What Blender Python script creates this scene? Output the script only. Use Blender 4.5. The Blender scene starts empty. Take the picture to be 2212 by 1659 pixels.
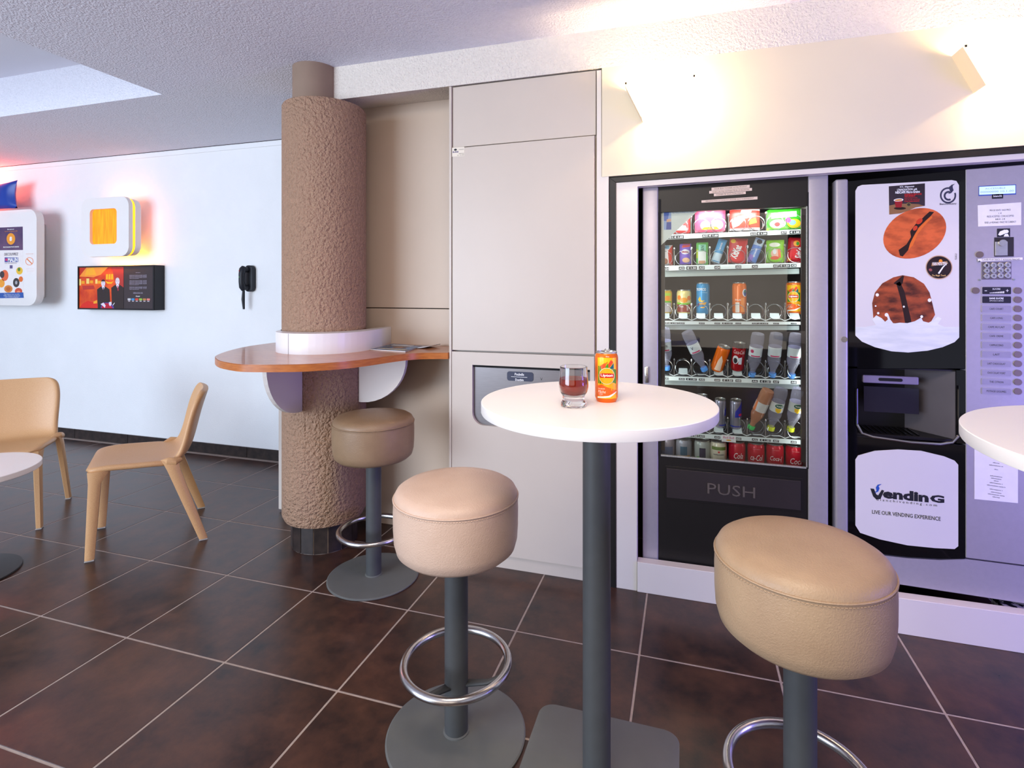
import bpy, bmesh, math, random
from mathutils import Vector, Matrix
random.seed(7)
S = bpy.context.scene
COL = S.collection
R = math.radians
# ------------------------------------------------------------------ camera, world, lights
CF, CYAW, CHY, CH, CCX = 1163.2, 0.2949, 626.5, 1.37, 1129.7      # focal length (px), yaw, horizon row, eye height, principal column
cam = bpy.data.objects.new('camera', bpy.data.cameras.new('camera')); COL.objects.link(cam)
cam.location = (0, 0, CH); cam.rotation_euler = (R(90), 0, CYAW)
cam.data.sensor_fit = 'HORIZONTAL'; cam.data.sensor_width = 36.0
cam.data.lens = CF / 2212 * 36.0
cam.data.shift_x = (1106 - CCX) / 2212; cam.data.shift_y = -(829.5 - CHY) / 2212
cam.data.clip_start = 0.02
S.camera = cam

W = bpy.data.worlds.new('world'); S.world = W; W.use_nodes = True
W.node_tree.nodes['Background'].inputs[0].default_value = (0.80, 0.84, 1.0, 1)
W.node_tree.nodes['Background'].inputs[1].default_value = 0.60

def area(name, loc, target, sx, sy, power, col):
    l = bpy.data.lights.new(name, 'AREA'); l.shape = 'RECTANGLE'; l.size = sx; l.size_y = sy
    l.energy = power; l.color = col
    o = bpy.data.objects.new(name, l); COL.objects.link(o); o.location = loc
    o.rotation_euler = (Vector(target) - Vector(loc)).to_track_quat('-Z', 'Y').to_euler()
    return o
area('window_daylight_left', (-4.6, -3.0, 1.45), (-3.6, 2.8, 1.35), 4.2, 2.2, 370, (0.70, 0.83, 1.0))
area('warm_fill_behind', (-0.6, -3.4, 1.5), (-0.4, 2.0, 1.2), 4.0, 2.0, 36, (1.0, 0.86, 0.74))  # warm fill added behind the camera; no window is built there
area('ceiling_light_warm', (-0.25, 0.35, 2.5), (-0.25, 0.9, 0.0), 0.9, 0.9, 38, (1.0, 0.84, 0.66))
area('blue_light_right', (2.6, 1.35, 0.85), (1.0, 2.45, 0.55), 0.8, 1.3, 44, (0.26, 0.20, 1.0))  # blue light falling in from the right, its source unseen
def point(name, loc, power, col, rad=0.05):
    l = bpy.data.lights.new(name, 'POINT'); l.energy = power; l.color = col; l.shadow_soft_size = rad
    o = bpy.data.objects.new(name, l); COL.objects.link(o); o.location = loc
    return o
area('red_wall_light', (-6.75, 3.42, 2.41), (-6.0, 3.60, 2.72), 0.40, 0.08, 15, (1.0, 0.13, 0.05))

S.view_settings.view_transform = 'Standard'
S.view_settings.look = 'None'
S.view_settings.exposure = 0.0
S.view_settings.gamma = 1.0
S.view_settings.use_curve_mapping = False

# ------------------------------------------------------------------ helpers
CC, CS = math.cos(CYAW), math.sin(CYAW)
def at(u, v, y):
    """photo point -> world point on the vertical plane Y = y"""
    a = (u - CCX) / CF; b = -(v - CHY) / CF
    t = y / (CS * a + CC)
    return Vector(((CC * a - CS) * t, y, CH + b * t))
def L(c):
    c = c / 255.0
    return c / 12.92 if c <= 0.04045 else ((c + 0.055) / 1.055) ** 2.4
def rgb(c): return (L(c[0]), L(c[1]), L(c[2]), 1)
MATS = {}
def mat(name, col, rough=0.5, metal=0.0, var=0.0, vscale=8.0, col2=None, bump=0.0, bscale=200.0, bdet=3.0, bdist=0.002,
        emit=None, estr=0.0, coat=0.0, spec=0.5, trans=0.0, ior=1.45, stretch=None, vor=0.0, contrast=(0.35, 0.65), rvar=0.0, det=5, nrough=0.5):
    if name in MATS: return MATS[name]
    m = bpy.data.materials.new(name); m.use_nodes = True; MATS[name] = m
    nt = m.node_tree; n = nt.nodes; k = nt.links; b = n['Principled BSDF']
    b.inputs['Base Color'].default_value = rgb(col); b.inputs['Roughness'].default_value = rough
    b.inputs['Metallic'].default_value = metal; b.inputs['Specular IOR Level'].default_value = spec
    b.inputs['Coat Weight'].default_value = coat; b.inputs['Coat Roughness'].default_value = 0.05
    b.inputs['Transmission Weight'].default_value = trans; b.inputs['IOR'].default_value = ior
    if emit is not None:
        b.inputs['Emission Color'].default_value = rgb(emit); b.inputs['Emission Strength'].default_value = estr
    tc = n.new('ShaderNodeTexCoord'); mp = n.new('ShaderNodeMapping'); k.new(tc.outputs['Object'], mp.inputs['Vector'])
    if stretch: mp.inputs['Scale'].default_value = stretch
    nz = n.new('ShaderNodeTexNoise'); nz.inputs['Scale'].default_value = vscale; nz.inputs['Detail'].default_value = det; nz.inputs['Roughness'].default_value = nrough
    k.new(mp.outputs['Vector'], nz.inputs['Vector'])
    rp = n.new('ShaderNodeValToRGB'); k.new(nz.outputs['Fac'], rp.inputs['Fac'])
    rp.color_ramp.elements[0].position = contrast[0]; rp.color_ramp.elements[1].position = contrast[1]
    a = rgb(col2) if col2 else tuple(x * (1 - var) for x in rgb(col)[:3]) + (1,)
    rp.color_ramp.elements[0].color = a; rp.color_ramp.elements[1].color = rgb(col)
    k.new(rp.outputs['Color'], b.inputs['Base Color'])
    if rvar:
        mr = n.new('ShaderNodeMapRange'); k.new(nz.outputs['Fac'], mr.inputs['Value'])
        mr.inputs['To Min'].default_value = rough - rvar; mr.inputs['To Max'].default_value = rough + rvar
        k.new(mr.outputs['Result'], b.inputs['Roughness'])
    if bump:
        bz = n.new('ShaderNodeTexNoise'); bz.inputs['Scale'].default_value = bscale; bz.inputs['Detail'].default_value = bdet
        k.new(mp.outputs['Vector'], bz.inputs['Vector'])
        h = bz.outputs['Fac']
        if vor:
            vz = n.new('ShaderNodeTexVoronoi'); vz.feature = 'SMOOTH_F1'; vz.inputs['Scale'].default_value = bscale * vor
            k.new(mp.outputs['Vector'], vz.inputs['Vector'])
            mm = n.new('ShaderNodeMath'); mm.operation = 'SUBTRACT'
            k.new(h, mm.inputs[0]); k.new(vz.outputs['Distance'], mm.inputs[1]); h = mm.outputs[0]
        bp = n.new('ShaderNodeBump'); bp.inputs['Strength'].default_value = bump; bp.inputs['Distance'].default_value = bdist
        k.new(h, bp.inputs['Height']); k.new(bp.outputs['Normal'], b.inputs['Normal'])
    return m
def flat(name, col, rough=0.5, **kw): return mat(name, col, rough, var=kw.pop('var', 0.04), vscale=kw.pop('vscale', 30), **kw)

class MB:
    """collects shapes into one mesh"""
    def __init__(s): s.bm = bmesh.new()
    def _add(s, vs, fs):
        b = [s.bm.verts.new(v) for v in vs]
        for f in fs:
            try: s.bm.faces.new([b[i] for i in f])
            except ValueError: pass
        return b
    def box(s, x0, x1, y0, y1, z0, z1, bev=0.0, seg=2):
        vs = [(x, y, z) for x in (x0, x1) for y in (y0, y1) for z in (z0, z1)]
        fs = [(0, 1, 3, 2), (4, 6, 7, 5), (0, 4, 5, 1), (2, 3, 7, 6), (0, 2, 6, 4), (1, 5, 7, 3)]
        b = s._add(vs, fs)
        if bev: s.bevel(b, bev, seg)
        return s
    def bevel(s, verts, w, seg=2):
        es = {e for v in verts for e in v.link_edges}
        bmesh.ops.bevel(s.bm, geom=list(es), offset=w, segments=seg, profile=0.5, affect='EDGES')
    def prism(s, pts, d, bev=0.0, seg=2):
        """pts: 3D polygon; d: extrusion vector"""
        d = Vector(d); n = len(pts); p = [Vector(q) for q in pts]
        vs = p + [q + d for q in p]
        fs = [tuple(range(n)), tuple(range(2 * n - 1, n - 1, -1))] + [(i, i + n, (i + 1) % n + n, (i + 1) % n) for i in range(n)]
        b = s._add(vs, fs)
        if bev: s.bevel(b, bev, seg)
        return s
    def lathe(s, prof, c=(0, 0, 0), n=48, cap=True):
        rings = []
        for r, z in prof:
            if r < 1e-6: rings.append([s.bm.verts.new((c[0], c[1], c[2] + z))])
            else: rings.append([s.bm.verts.new((c[0] + r * math.cos(2 * math.pi * i / n), c[1] + r * math.sin(2 * math.pi * i / n), c[2] + z)) for i in range(n)])
        for a, b in zip(rings, rings[1:]):
            for i in range(n):
                j = (i + 1) % n
                if len(a) == 1 and len(b) == 1: continue
                if len(a) == 1: f = [a[0], b[j], b[i]]
                elif len(b) == 1: f = [a[i], a[j], b[0]]
                else: f = [a[i], a[j], b[j], b[i]]
                s.bm.faces.new(f)
        if cap:
            for rg in (rings[0], rings[-1]):
                if len(rg) > 1:
                    try: s.bm.faces.new(rg)
                    except ValueError: pass
        return s
    def tube(s, path, r, n=8, closed=False, flatten=1.0):
        P = [Vector(p) for p in path]; N = len(P); rings = []
        up = Vector((0, 0, 1)); prev = None
        for i in range(N):
            if closed: t = P[(i + 1) % N] - P[i - 1]
            else: t = P[min(i + 1, N - 1)] - P[max(i - 1, 0)]
            t.normalize()
            a = t.cross(up if abs(t.dot(up)) < 0.95 else Vector((1, 0, 0))) if prev is None else prev - t * prev.dot(t)
            a.normalize(); b = t.cross(a); prev = a
            rr = r[i] if isinstance(r, (list, tuple)) else r
            rings.append([s.bm.verts.new(P[i] + a * rr * math.cos(2 * math.pi * k / n) + b * rr * flatten * math.sin(2 * math.pi * k / n)) for k in range(n)])
        for i in range(N if closed else N - 1):
            A, B = rings[i], rings[(i + 1) % N]
            for k in range(n): s.bm.faces.new([A[k], A[(k + 1) % n], B[(k + 1) % n], B[k]])
        if not closed:
            s.bm.faces.new(rings[0][::-1]); s.bm.faces.new(rings[-1])
        return s
    def grid(s, rows):
        V = [[s.bm.verts.new(p) for p in r] for r in rows]
        for a, b in zip(V, V[1:]):
            for i in range(len(a) - 1): s.bm.faces.new([a[i], a[i + 1], b[i + 1], b[i]])
        return s
    def mesh(s, name, m, smooth=False):
        bmesh.ops.recalc_face_normals(s.bm, faces=s.bm.faces)
        me = bpy.data.meshes.new(name); s.bm.to_mesh(me); s.bm.free()
        if m: me.materials.append(m)
        if smooth:
            for p in me.polygons: p.use_smooth = True
            try: me.set_sharp_from_angle(angle=R(smooth if smooth is not True else 40))
            except Exception: pass
        return me
    def build(s, name, m, parent=None, smooth=False): return link(name, s.mesh(name, m, smooth), parent)
def link(name, me, parent=None):
    o = bpy.data.objects.new(name, me); COL.objects.link(o)
    if parent: adopt(o, parent)
    return o
def adopt(o, parent):
    o.parent = parent
    if parent.type == 'EMPTY': o.matrix_parent_inverse = Matrix.Translation(-parent.location)
def tag(o, label, cat, group=None):
    o['label'] = label; o['category'] = cat
    if group: o['group'] = group
    return o
def thing(name, loc, label, cat, group=None):
    o = bpy.data.objects.new(name, None); o.empty_display_size = 0.05; COL.objects.link(o); o.location = loc
    return tag(o, label, cat, group)
def struct(o, label=None):
    o['kind'] = 'structure'
    if label: o['label'] = label
    return o
def copy_tree(root, loc, rz=0.0, label=None):
    r = root.copy(); COL.objects.link(r); r.location = loc; r.rotation_euler = (0, 0, rz)
    if label: r['label'] = label
    for ch in root.children:
        c = ch.copy(); COL.objects.link(c); c.parent = r
        for g in ch.children:
            d = g.copy(); COL.objects.link(d); d.parent = c
    return r
def pp(name, px, y, th, m, parent=None, bev=0.0, seg=2, smooth=False):
    """flat panel: outline on the plane Y=y, th thick towards the wall"""
    return MB().prism([at(u, v, y) for u, v in px], (0, th, 0), bev, seg).build(name, m, parent, smooth)
def rrect(x0, z0, x1, z1, r, y, n=6):
    """rounded rectangle outline in the XZ plane"""
    pts = []
    for cx, cz, a0 in ((x1 - r, z1 - r, 0), (x0 + r, z1 - r, 90), (x0 + r, z0 + r, 180), (x1 - r, z0 + r, 270)):
        for i in range(n + 1):
            a = R(a0 + 90 * i / n); pts.append(Vector((cx + r * math.cos(a), y, cz + r * math.sin(a))))
    return pts
def ellipse(cx, cz, rx, rz, y, n=28, rot=0.0):
    c, s_ = math.cos(rot), math.sin(rot); o = []
    for i in range(n):
        a = 2 * math.pi * i / n; ex, ez = rx * math.cos(a), rz * math.sin(a)
        o.append(Vector((cx + ex * c - ez * s_, y, cz + ex * s_ + ez * c)))
    return o
def text_mesh(s_, bold=0.0, ext=0.0, shear=0.0):
    cu = bpy.data.curves.new('lettering', 'FONT'); cu.body = s_; cu.resolution_u = 2
    cu.align_x = 'CENTER'; cu.align_y = 'CENTER'; cu.offset = bold; cu.extrude = ext; cu.shear = shear
    o = bpy.data.objects.new('lettering', cu); me = bpy.data.meshes.new_from_object(o)
    bpy.data.objects.remove(o); bpy.data.curves.remove(cu)
    return me
def norm_text(s_, bold, shear=0.0):
    me = text_mesh(s_, bold, 0.0, shear); xs = [v.co.x for v in me.vertices]; ys = [v.co.y for v in me.vertices]
    cx, cy = (min(xs) + max(xs)) / 2, (min(ys) + max(ys)) / 2
    w, h = max(max(xs) - min(xs), 1e-6), max(max(ys) - min(ys), 1e-6)
    return [((v.co.x - cx) / w, (v.co.y - cy) / h) for v in me.vertices], [tuple(p.vertices) for p in me.polygons], me
def lettering(items, m, parent=None, name='lettering'):
    """items: (string, cx, cz, width, height, y[, bold, shear, tilt]) -> one mesh of flat print facing -Y"""
    vs, fs = [], []
    for it in items:
        s_, cx, cz, w, h, y = it[:6]; bold = it[6] if len(it) > 6 else 0.0; sh = it[7] if len(it) > 7 else 0.0; tl = it[8] if len(it) > 8 else 0.0
        v, f, me = norm_text(s_, bold, sh); bpy.data.meshes.remove(me); o = len(vs)
        c, s2 = math.cos(tl), math.sin(tl)
        for x, z in v:
            X, Z = x * w, z * h; vs.append((cx + X * c - Z * s2, y, cz + X * s2 + Z * c))
        fs += [tuple(i + o for i in p) for p in f]
    me = bpy.data.meshes.new(name); me.from_pydata(vs, [], fs); me.materials.append(m); me.update()
    return link(name, me, parent)
def ptext(s_, u0, v0, u1, v1, y, bold=0.0, shear=0.0, slope=0.0):
    """print item filling a box given by its two opposite corners on the plane Y=y"""
    a, b = at(u0, v0, y), at(u1, v1, y); um = (u0 + u1) / 2; c, d = at(um, v0, y).z, at(um, v1, y).z
    return (s_, (a.x + b.x) / 2, (c + d) / 2, abs(b.x - a.x), abs(c - d), y, bold, shear, slope)
def wrap(me_or_obj, cx, cy, r):
    """bend flat print (facing -Y at X about cx) round a vertical cylinder"""
    me = me_or_obj.data if hasattr(me_or_obj, 'data') else me_or_obj
    for v in me.vertices:
        a = (v.co.x - cx) / r; rr = r + (cy - r - v.co.y)
        v.co.x = cx + rr * math.sin(a); v.co.y = cy - rr * math.cos(a)
    me.update()
def plate(name, outline, m, parent=None, wrapc=None, d=0.0002):
    """thin print shape; finely cut when it has to bend round a cylinder"""
    b = MB()
    if wrapc:
        xs = [p.x for p in outline]; x0, x1 = min(xs), max(xs); y = outline[0].y
        b._add(outline, [tuple(range(len(outline)))])
        k = max(2, int((x1 - x0) / 0.006))
        for i in range(1, k):
            x = x0 + (x1 - x0) * i / k
            bmesh.ops.bisect_plane(b.bm, geom=b.bm.verts[:] + b.bm.edges[:] + b.bm.faces[:], plane_co=(x, 0, 0), plane_no=(1, 0, 0))
        o = b.build(name, m, parent); wrap(o, *wrapc); return o
    return b.prism(outline, (0, d, 0)).build(name, m, parent)

# ------------------------------------------------------------------ materials
M_wall = mat('white_stucco', (236, 237, 239), 0.8, bump=0.35, bscale=110, bdist=0.004, var=0.03, vscale=3)
M_ceil = mat('ceiling_stucco', (230, 230, 240), 0.9, bump=1.0, bscale=105, bdist=0.011, bdet=4, var=0.05, vscale=60)
M_col = mat('taupe_stucco', (170, 136, 112), 0.75, bump=1.0, bscale=120, bdist=0.012, bdet=2, vor=0.55, var=0.10, vscale=70)
M_cap = mat('taupe_paint', (142, 120, 104), 0.75, var=0.06, vscale=10)
M_white = mat('white_laminate', (222, 213, 205), 0.38, var=0.02, vscale=4)
M_cabw = mat('cabinet_laminate', (200, 188, 176), 0.38, var=0.02, vscale=4)
M_cream = mat('cream_panel', (222, 210, 186), 0.5, var=0.02, vscale=4)
M_recess = mat('beige_panel', (208, 188, 170), 0.5, var=0.03, vscale=4)
M_black = mat('black_trim', (22, 20, 20), 0.45, var=0.2, vscale=60)
M_void = mat('dark_gap', (10, 9, 9), 0.8, var=0.1)
M_tile = mat('brown_stone_tile', (92, 60, 46), 0.30, col2=(30, 25, 28), vscale=7.5, det=9, nrough=0.68, contrast=(0.30, 0.76), bump=0.03, bscale=240, bdist=0.001, rvar=0.06, spec=0.55)
M_grout = mat('grey_grout', (176, 160, 150), 0.85, var=0.15, vscale=40)
M_btile = mat('dark_base_tile', (58, 48, 45), 0.35, col2=(38, 33, 33), vscale=20)
M_table = mat('white_table_top', (244, 240, 236), 0.35, var=0.01)
M_graph = mat('graphite_metal', (72, 74, 76), 0.5, metal=0.0, bump=0.15, bscale=900, bdist=0.0005, var=0.08, vscale=20)
M_base = mat('grey_powder_coat', (98, 100, 99), 0.55, bump=0.2, bscale=900, bdist=0.0005, var=0.08, vscale=10)
M_chrome = mat('brushed_chrome', (205, 203, 203), 0.22, metal=1.0, var=0.1, vscale=90, stretch=(1, 1, 6))
M_wood = mat('cherry_wood', (196, 126, 78), 0.28, col2=(176, 104, 60), vscale=9, stretch=(2.0, 9, 9), coat=0.3)
M_woodedge = mat('cherry_wood_edge', (188, 112, 52), 0.35, col2=(168, 94, 40), vscale=10, stretch=(2, 2, 12))
M_silver = mat('silver_panel', (176, 170, 178), 0.38, metal=0.35, var=0.04, vscale=60)
M_gloss = mat('black_gloss', (9, 9, 12), 0.05, var=0.1)
M_matblk = mat('black_plastic', (17, 14, 14), 0.42, var=0.1, bump=0.1, bscale=900, bdist=0.0003)
M_pwhite = mat('white_backlit_acrylic', (210, 205, 206), 0.12, var=0.01, emit=(236, 228, 236), estr=0.06)
M_ink = flat('black_ink', (24, 24, 30), 0.6)
M_wink = flat('white_ink', (240, 240, 240), 0.6)
M_paper = flat('white_paper', (238, 234, 232), 0.7)
M_rail = flat('white_rail', (226, 234, 232), 0.4)
M_steel = mat('wire_steel', (190, 195, 198), 0.2, metal=1.0, var=0.1)
M_alu = mat('aluminium', (200, 198, 194), 0.3, metal=0.9, var=0.08, vscale=60)
def cm(c, rough=0.35, **k): return flat('print_%d_%d_%d_%d' % (c[0], c[1], c[2], int(rough * 100)), c, rough, **k)
def glassmat():
    m = bpy.data.materials.new('window_glass'); m.use_nodes = True; n = m.node_tree.nodes; k = m.node_tree.links
    n.remove(n['Principled BSDF']); o = n['Material Output']
    t = n.new('ShaderNodeBsdfTransparent'); t.inputs[0].default_value = (0.96, 0.98, 0.97, 1)
    g = n.new('ShaderNodeBsdfGlossy'); g.inputs['Roughness'].default_value = 0.01
    f = n.new('ShaderNodeFresnel'); f.inputs['IOR'].default_value = 1.5
    x = n.new('ShaderNodeMixShader'); k.new(f.outputs[0], x.inputs[0]); k.new(t.outputs[0], x.inputs[1]); k.new(g.outputs[0], x.inputs[2])
    k.new(x.outputs[0], o.inputs['Surface']); return m
M_glass = glassmat()
def petmat(name, col, a):
    m = bpy.data.materials.new(name); m.use_nodes = True; n = m.node_tree.nodes; k = m.node_tree.links
    b = n['Principled BSDF']; o = n['Material Output']; b.inputs['Base Color'].default_value = rgb(col); b.inputs['Roughness'].default_value = 0.08
    nz = n.new('ShaderNodeTexNoise'); nz.inputs['Scale'].default_value = 40
    mr = n.new('ShaderNodeMapRange'); mr.inputs['To Min'].default_value = a - 0.08; mr.inputs['To Max'].default_value = a + 0.08
    k.new(nz.outputs['Fac'], mr.inputs['Value'])
    t = n.new('ShaderNodeBsdfTransparent'); t.inputs[0].default_value = rgb(col)
    x = n.new('ShaderNodeMixShader'); k.new(mr.outputs['Result'], x.inputs[0]); k.new(t.outputs[0], x.inputs[1]); k.new(b.outputs[0], x.inputs[2])
    k.new(x.outputs[0], o.inputs['Surface']); return m

# ------------------------------------------------------------------ the room
TS = 0.4857; TX, TY = -2.5986, 1.5767          # tile pitch and a known grout crossing
GR = 0.0068
floor = struct(MB().box(-8.0, 2.9, -4.6, 4.0, -0.06, -0.0012).build('floor', M_grout))
tb = MB(); h = TS / 2 - GR / 2
tb.box(-h, h, -h, h, -0.012, 0.0, 0.0015, 1)
tile_me = tb.mesh('tile', M_tile)
for i in range(-10, 11):
    for j in range(-4, 5):
        x = TX + (i + 0.5) * TS; y = TY + (j + 0.5) * TS
        if y > 3.58 or x > 2.8: continue
        o = link('tile', tile_me, floor); o.location = (x, y, 0); o.rotation_euler = (0, 0, R(90 * random.randint(0, 3)))
# give each tile its own patch of the stone pattern
nt = M_tile.node_tree; oi = nt.nodes.new('ShaderNodeObjectInfo'); mpn = [n for n in nt.nodes if n.type == 'MAPPING'][0]
mu = nt.nodes.new('ShaderNodeVectorMath'); mu.operation = 'SCALE'; mu.inputs[0].default_value = (37, 61, 17)
nt.links.new(oi.outputs['Random'], mu.inputs['Scale']); nt.links.new(mu.outputs[0], mpn.inputs['Location'])

struct(MB().box(-8.0, 2.9, -4.6, -4.5, 0.0, 2.575).build('wall_behind', mat('dark_brown_wall', (84, 70, 64), 0.7, var=0.1, vscale=2)))
ZC = 2.575; YF = 3.565                          # ceiling height, far wall
SKX, SKY = -3.092, 2.528                        # corner of the ceiling recess
cb = MB()
cb.box(SKX, 2.9, -4.6, 3.7, ZC, ZC + 0.5)
cb.box(-8.0, SKX, SKY, 3.7, ZC, ZC + 0.5)
cb.box(-8.0, SKX, -4.6, 0.9, ZC, ZC + 0.5)
ceil = struct(cb.build('ceiling', M_ceil))
MB().box(-8.0, SKX, 0.9, SKY, ZC + 0.27, ZC + 0.5).build('recess_panel', mat('smooth_ceiling', (226, 226, 236), 0.9, bump=0.2, bscale=150), ceil)
struct(MB().box(-8.0, -2.35, YF, YF + 0.12, 0, ZC).build('wall_far', M_wall))
struct(MB().box(-8.0, -2.35, YF - 0.008, YF, ZC - 0.045, ZC, 0.002, 1).build('trim_1', M_wall))
MB().box(-8.0, -2.35, YF - 0.012, YF - 0.004, ZC - 0.004, ZC + 0.002).build('shadow_strip', mat('dark_line', (60, 54, 58), 0.8), bpy.data.objects['trim_1'])  # dark strip standing in for the shadow line under the ceiling
bb = struct(MB().box(-8.0, -2.35, YF - 0.006, YF, 0, 0.084).build('baseboard_far', M_grout))
bx = -7.98; btm = MB().box(0.002, 0.652, YF - 0.014, YF - 0.004, 0.002, 0.086, 0.001, 1).mesh('tile', M_btile)
x = -5.40 - 4 * 0.655
while x < -2.5:
    o = link('tile', btm, bb); o.location.x = x; x += 0.655
# recess wall behind the column, in two panels with a shadow gap
YR = 2.78
wr = struct(MB().box(-2.35, -1.10, YR + 0.012, YR + 0.12, 0, 2.47).build('wall_recess', M_void))
MB().box(-2.40, -1.10, YR, YR + 0.02, 0.062, 1.262, 0.002, 1).build('panel', M_recess, wr)
MB().box(-2.40, -1.10, YR, YR + 0.02, 1.267, 2.47, 0.002, 1).build('panel', M_recess, wr)
MB().box(-2.30, -1.10, YR + 0.004, YR + 0.02, 0.0, 0.06, 0.002, 1).build('plinth_strip', M_recess, wr)
struct(MB().box(-2.42, -2.386, 2.752, 2.80, 0.012, 1.02, 0.004, 2).build('trim_2', M_white))
# dropped beam: stucco face, soffit rising slightly to the recess wall
YW = 2.49                                       # face of the vending wall
struct(MB().prism([(-1.86, YW, 2.398), (-1.86, YW, ZC + 0.01), (-1.86, YR + 0.1, ZC + 0.01), (-1.86, YR + 0.1, 2.46)], (4.7, 0, 0)).build('trim_3', mat('beam_stucco_warm_lit', (232, 224, 214), 0.9, bump=1.0, bscale=105, bdist=0.011, bdet=4, var=0.05, vscale=60)))  # same stucco as the ceiling, warm lamp light tinted into its colour
# vending wall: painted panel over the machines, jamb strips
wb = MB()
a, b, c = at(1300, 148, YW), at(1300, 382, YW), at(2400, 300, YW)
wb.prism([(a.x, YW + 0.001, 2.43), b + Vector((0, 0.001, 0)), c + Vector((0, 0.001, 0)), (c.x, YW + 0.001, 2.43)], (0, 0.05, 0))
struct(wb.build('wall_back', M_cream))
struct(pp('trim_4', [(1289, 152), (1299, 151), (1299, 382), (1315, 381), (1316, 1268), (1289, 1264)], YW + 0.004, 0.06, M_white, bev=0.001, seg=1))
struct(MB().box(-0.42, 2.9, 3.2, 3.3, 0, 2.4).build('wall_niche', M_void))
struct(MB().box(-0.45, -0.40, 2.56, 3.2, 0, 2.4).build('wall_niche_side', M_void))
# black frame round the machine niche, then the white surround and the plinth
tr = struct(pp('trim_5', [(1316, 384), (2400, 301.8), (2400, 316.4), (1330.5, 394.2)], YW + 0.002, 0.05, M_black, bev=0.001, seg=1))
struct(pp('trim_6', [(1316.5, 384), (1330.5, 394), (1330.5, 1271), (1317, 1269)], YW + 0.003, 0.05, M_black, bev=0.001, seg=1))
struct(pp('trim_7', [(1330.5, 394.5), (2400, 317), (2400, 330), (1376.5, 402), (1376, 1280), (1331, 1272)], YW + 0.008, 0.045, M_white, bev=0.0015, seg=1))
pl = MB(); a, b, c, d = at(1376.5, 1214, YW), at(2400, 1351, YW), at(2400, 1440, YW), at(1376.5, 1281, YW)
pl.prism([(a.x, YW, a.z), (b.x, YW, a.z + 0.012), (b.x, YW, 0), (a.x, YW, 0)], (0, 0.05, 0), 0.0015, 1)
struct(pl.build('trim_8', M_white))

# ------------------------------------------------------------------ column
CX0, CY0, CR, CB = -1.896, 2.508, 0.217, 0.172
colm = bpy.data.objects.new('column', None); COL.objects.link(colm); colm.location = (CX0, CY0, 0); colm['kind'] = 'structure'
colm['label'] = 'round taupe stucco column carrying the wooden counter'
b = MB(); b.lathe([(CB, 0.14), (CR - 0.05, 0.142), (CR - 0.012, 0.152), (CR, 0.178)] + [(CR, 0.178 + 2.17 * i / 12) for i in range(1, 13)] + [(CR - 0.006, 2.358), (CR - 0.03, 2.363), (0.05, 2.365)], (CX0, CY0, 0), 72)
b.build('shaft', M_col, colm, True)
MB().lathe([(0.117, 2.34), (0.117, ZC)], (-1.943, 2.49, 0), 48).build('cap', M_cap, colm, True)
MB().lathe([(CB - 0.006, 0.0), (CB - 0.006, 0.16)], (CX0, CY0, 0), 48).build('plinth_grout', M_grout, colm)
NT = 15
for i in range(NT):
    a0, a1 = 2 * math.pi * (i + 0.035) / NT, 2 * math.pi * (i + 0.965) / NT
    f = lambda r, a: (CX0 + r * math.cos(a), CY0 + r * math.sin(a), 0.003)
    MB().prism([f(CB - 0.01, a0), f(CB, a0), f(CB, a1), f(CB - 0.01, a1)], (0, 0, 0.15)).build('tile', M_btile, colm)

# ------------------------------------------------------------------ tall cabinet with the dustbin
cab = thing('tall_cabinet', (-0.77, 2.60, 0), 'tall white laminate cabinet with a dustbin hatch beside the vending machines', 'cabinet')
MB().box(-1.146, -0.401, YW + 0.034, YR + 0.1, 0.07, 2.43).build('carcass', M_cabw, cab)
MB().box(-1.146, -1.1335, YW, YR + 0.1, 0.0, 2.396, 0.001, 1).build('side_panel', M_cabw, cab)
pp('top_panel', [(978, 189), (1287, 152), (1287, 291), (978, 319)], YW + 0.010, 0.012, M_cabw, cab, 0.001, 1)
pp('door', [(977, 320.5), (1284, 292.5), (1284, 765.5), (977, 756)], YW, 0.018, M_cabw, cab, 0.0015, 1)
# lower front with the hatch opening cut out
hz0, hz1, hx0, hx1 = 0.70, 0.998, -1.02, -0.43
xl, xr, zb, zt = -1.130, -0.411, 0.072, 1.061
b = MB(); y0, y1 = YW, YW + 0.018
b.box(xl, hx0, y0, y1, zb, zt); b.box(hx1, xr, y0, y1, zb, zt); b.box(hx0, hx1, y0, y1, hz1, zt); b.box(hx0, hx1, y0, y1, zb, hz0)
for sx, px_ in ((1, hx0), (-1, hx1)):            # rounded lower corners of the opening
    pts = [(px_, y0, hz0)] + [(px_ + sx * (0.06 - 0.06 * math.cos(R(t))), y0, hz0 + 0.06 - 0.06 * math.sin(R(t))) for t in range(0, 91, 15)]
    b.prism(pts, (0, 0.018, 0))
b.build('lower_door', M_cabw, cab)
M_inox = mat('brushed_steel', (122, 117, 118), 0.32, metal=0.75, var=0.12, vscale=14, stretch=(1, 1, 30))
MB().box(hx0 - 0.01, hx1 + 0.01, YW + 0.0185, YW + 0.03, hz0 - 0.01, hz1 - 0.012).build('hatch_flap', M_inox, cab)
MB().box(hx0 - 0.01, hx1 + 0.01, YW + 0.012, YW + 0.03, hz1 - 0.012, hz1).build('hatch_shadow_gap', M_void, cab)
MB().box(-1.133, -0.405, YW + 0.022, YW + 0.05, 0.0, 0.066).build('toe_kick', M_cabw, cab)
a, bq = at(1093, 803, YW), at(1150, 826, YW)
sg = MB().prism(rrect(a.x, bq.z, bq.x, a.z, 0.012, YW + 0.016), (0, 0.003, 0)).build('hatch_sign', cm((38, 42, 68)), cab)
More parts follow.
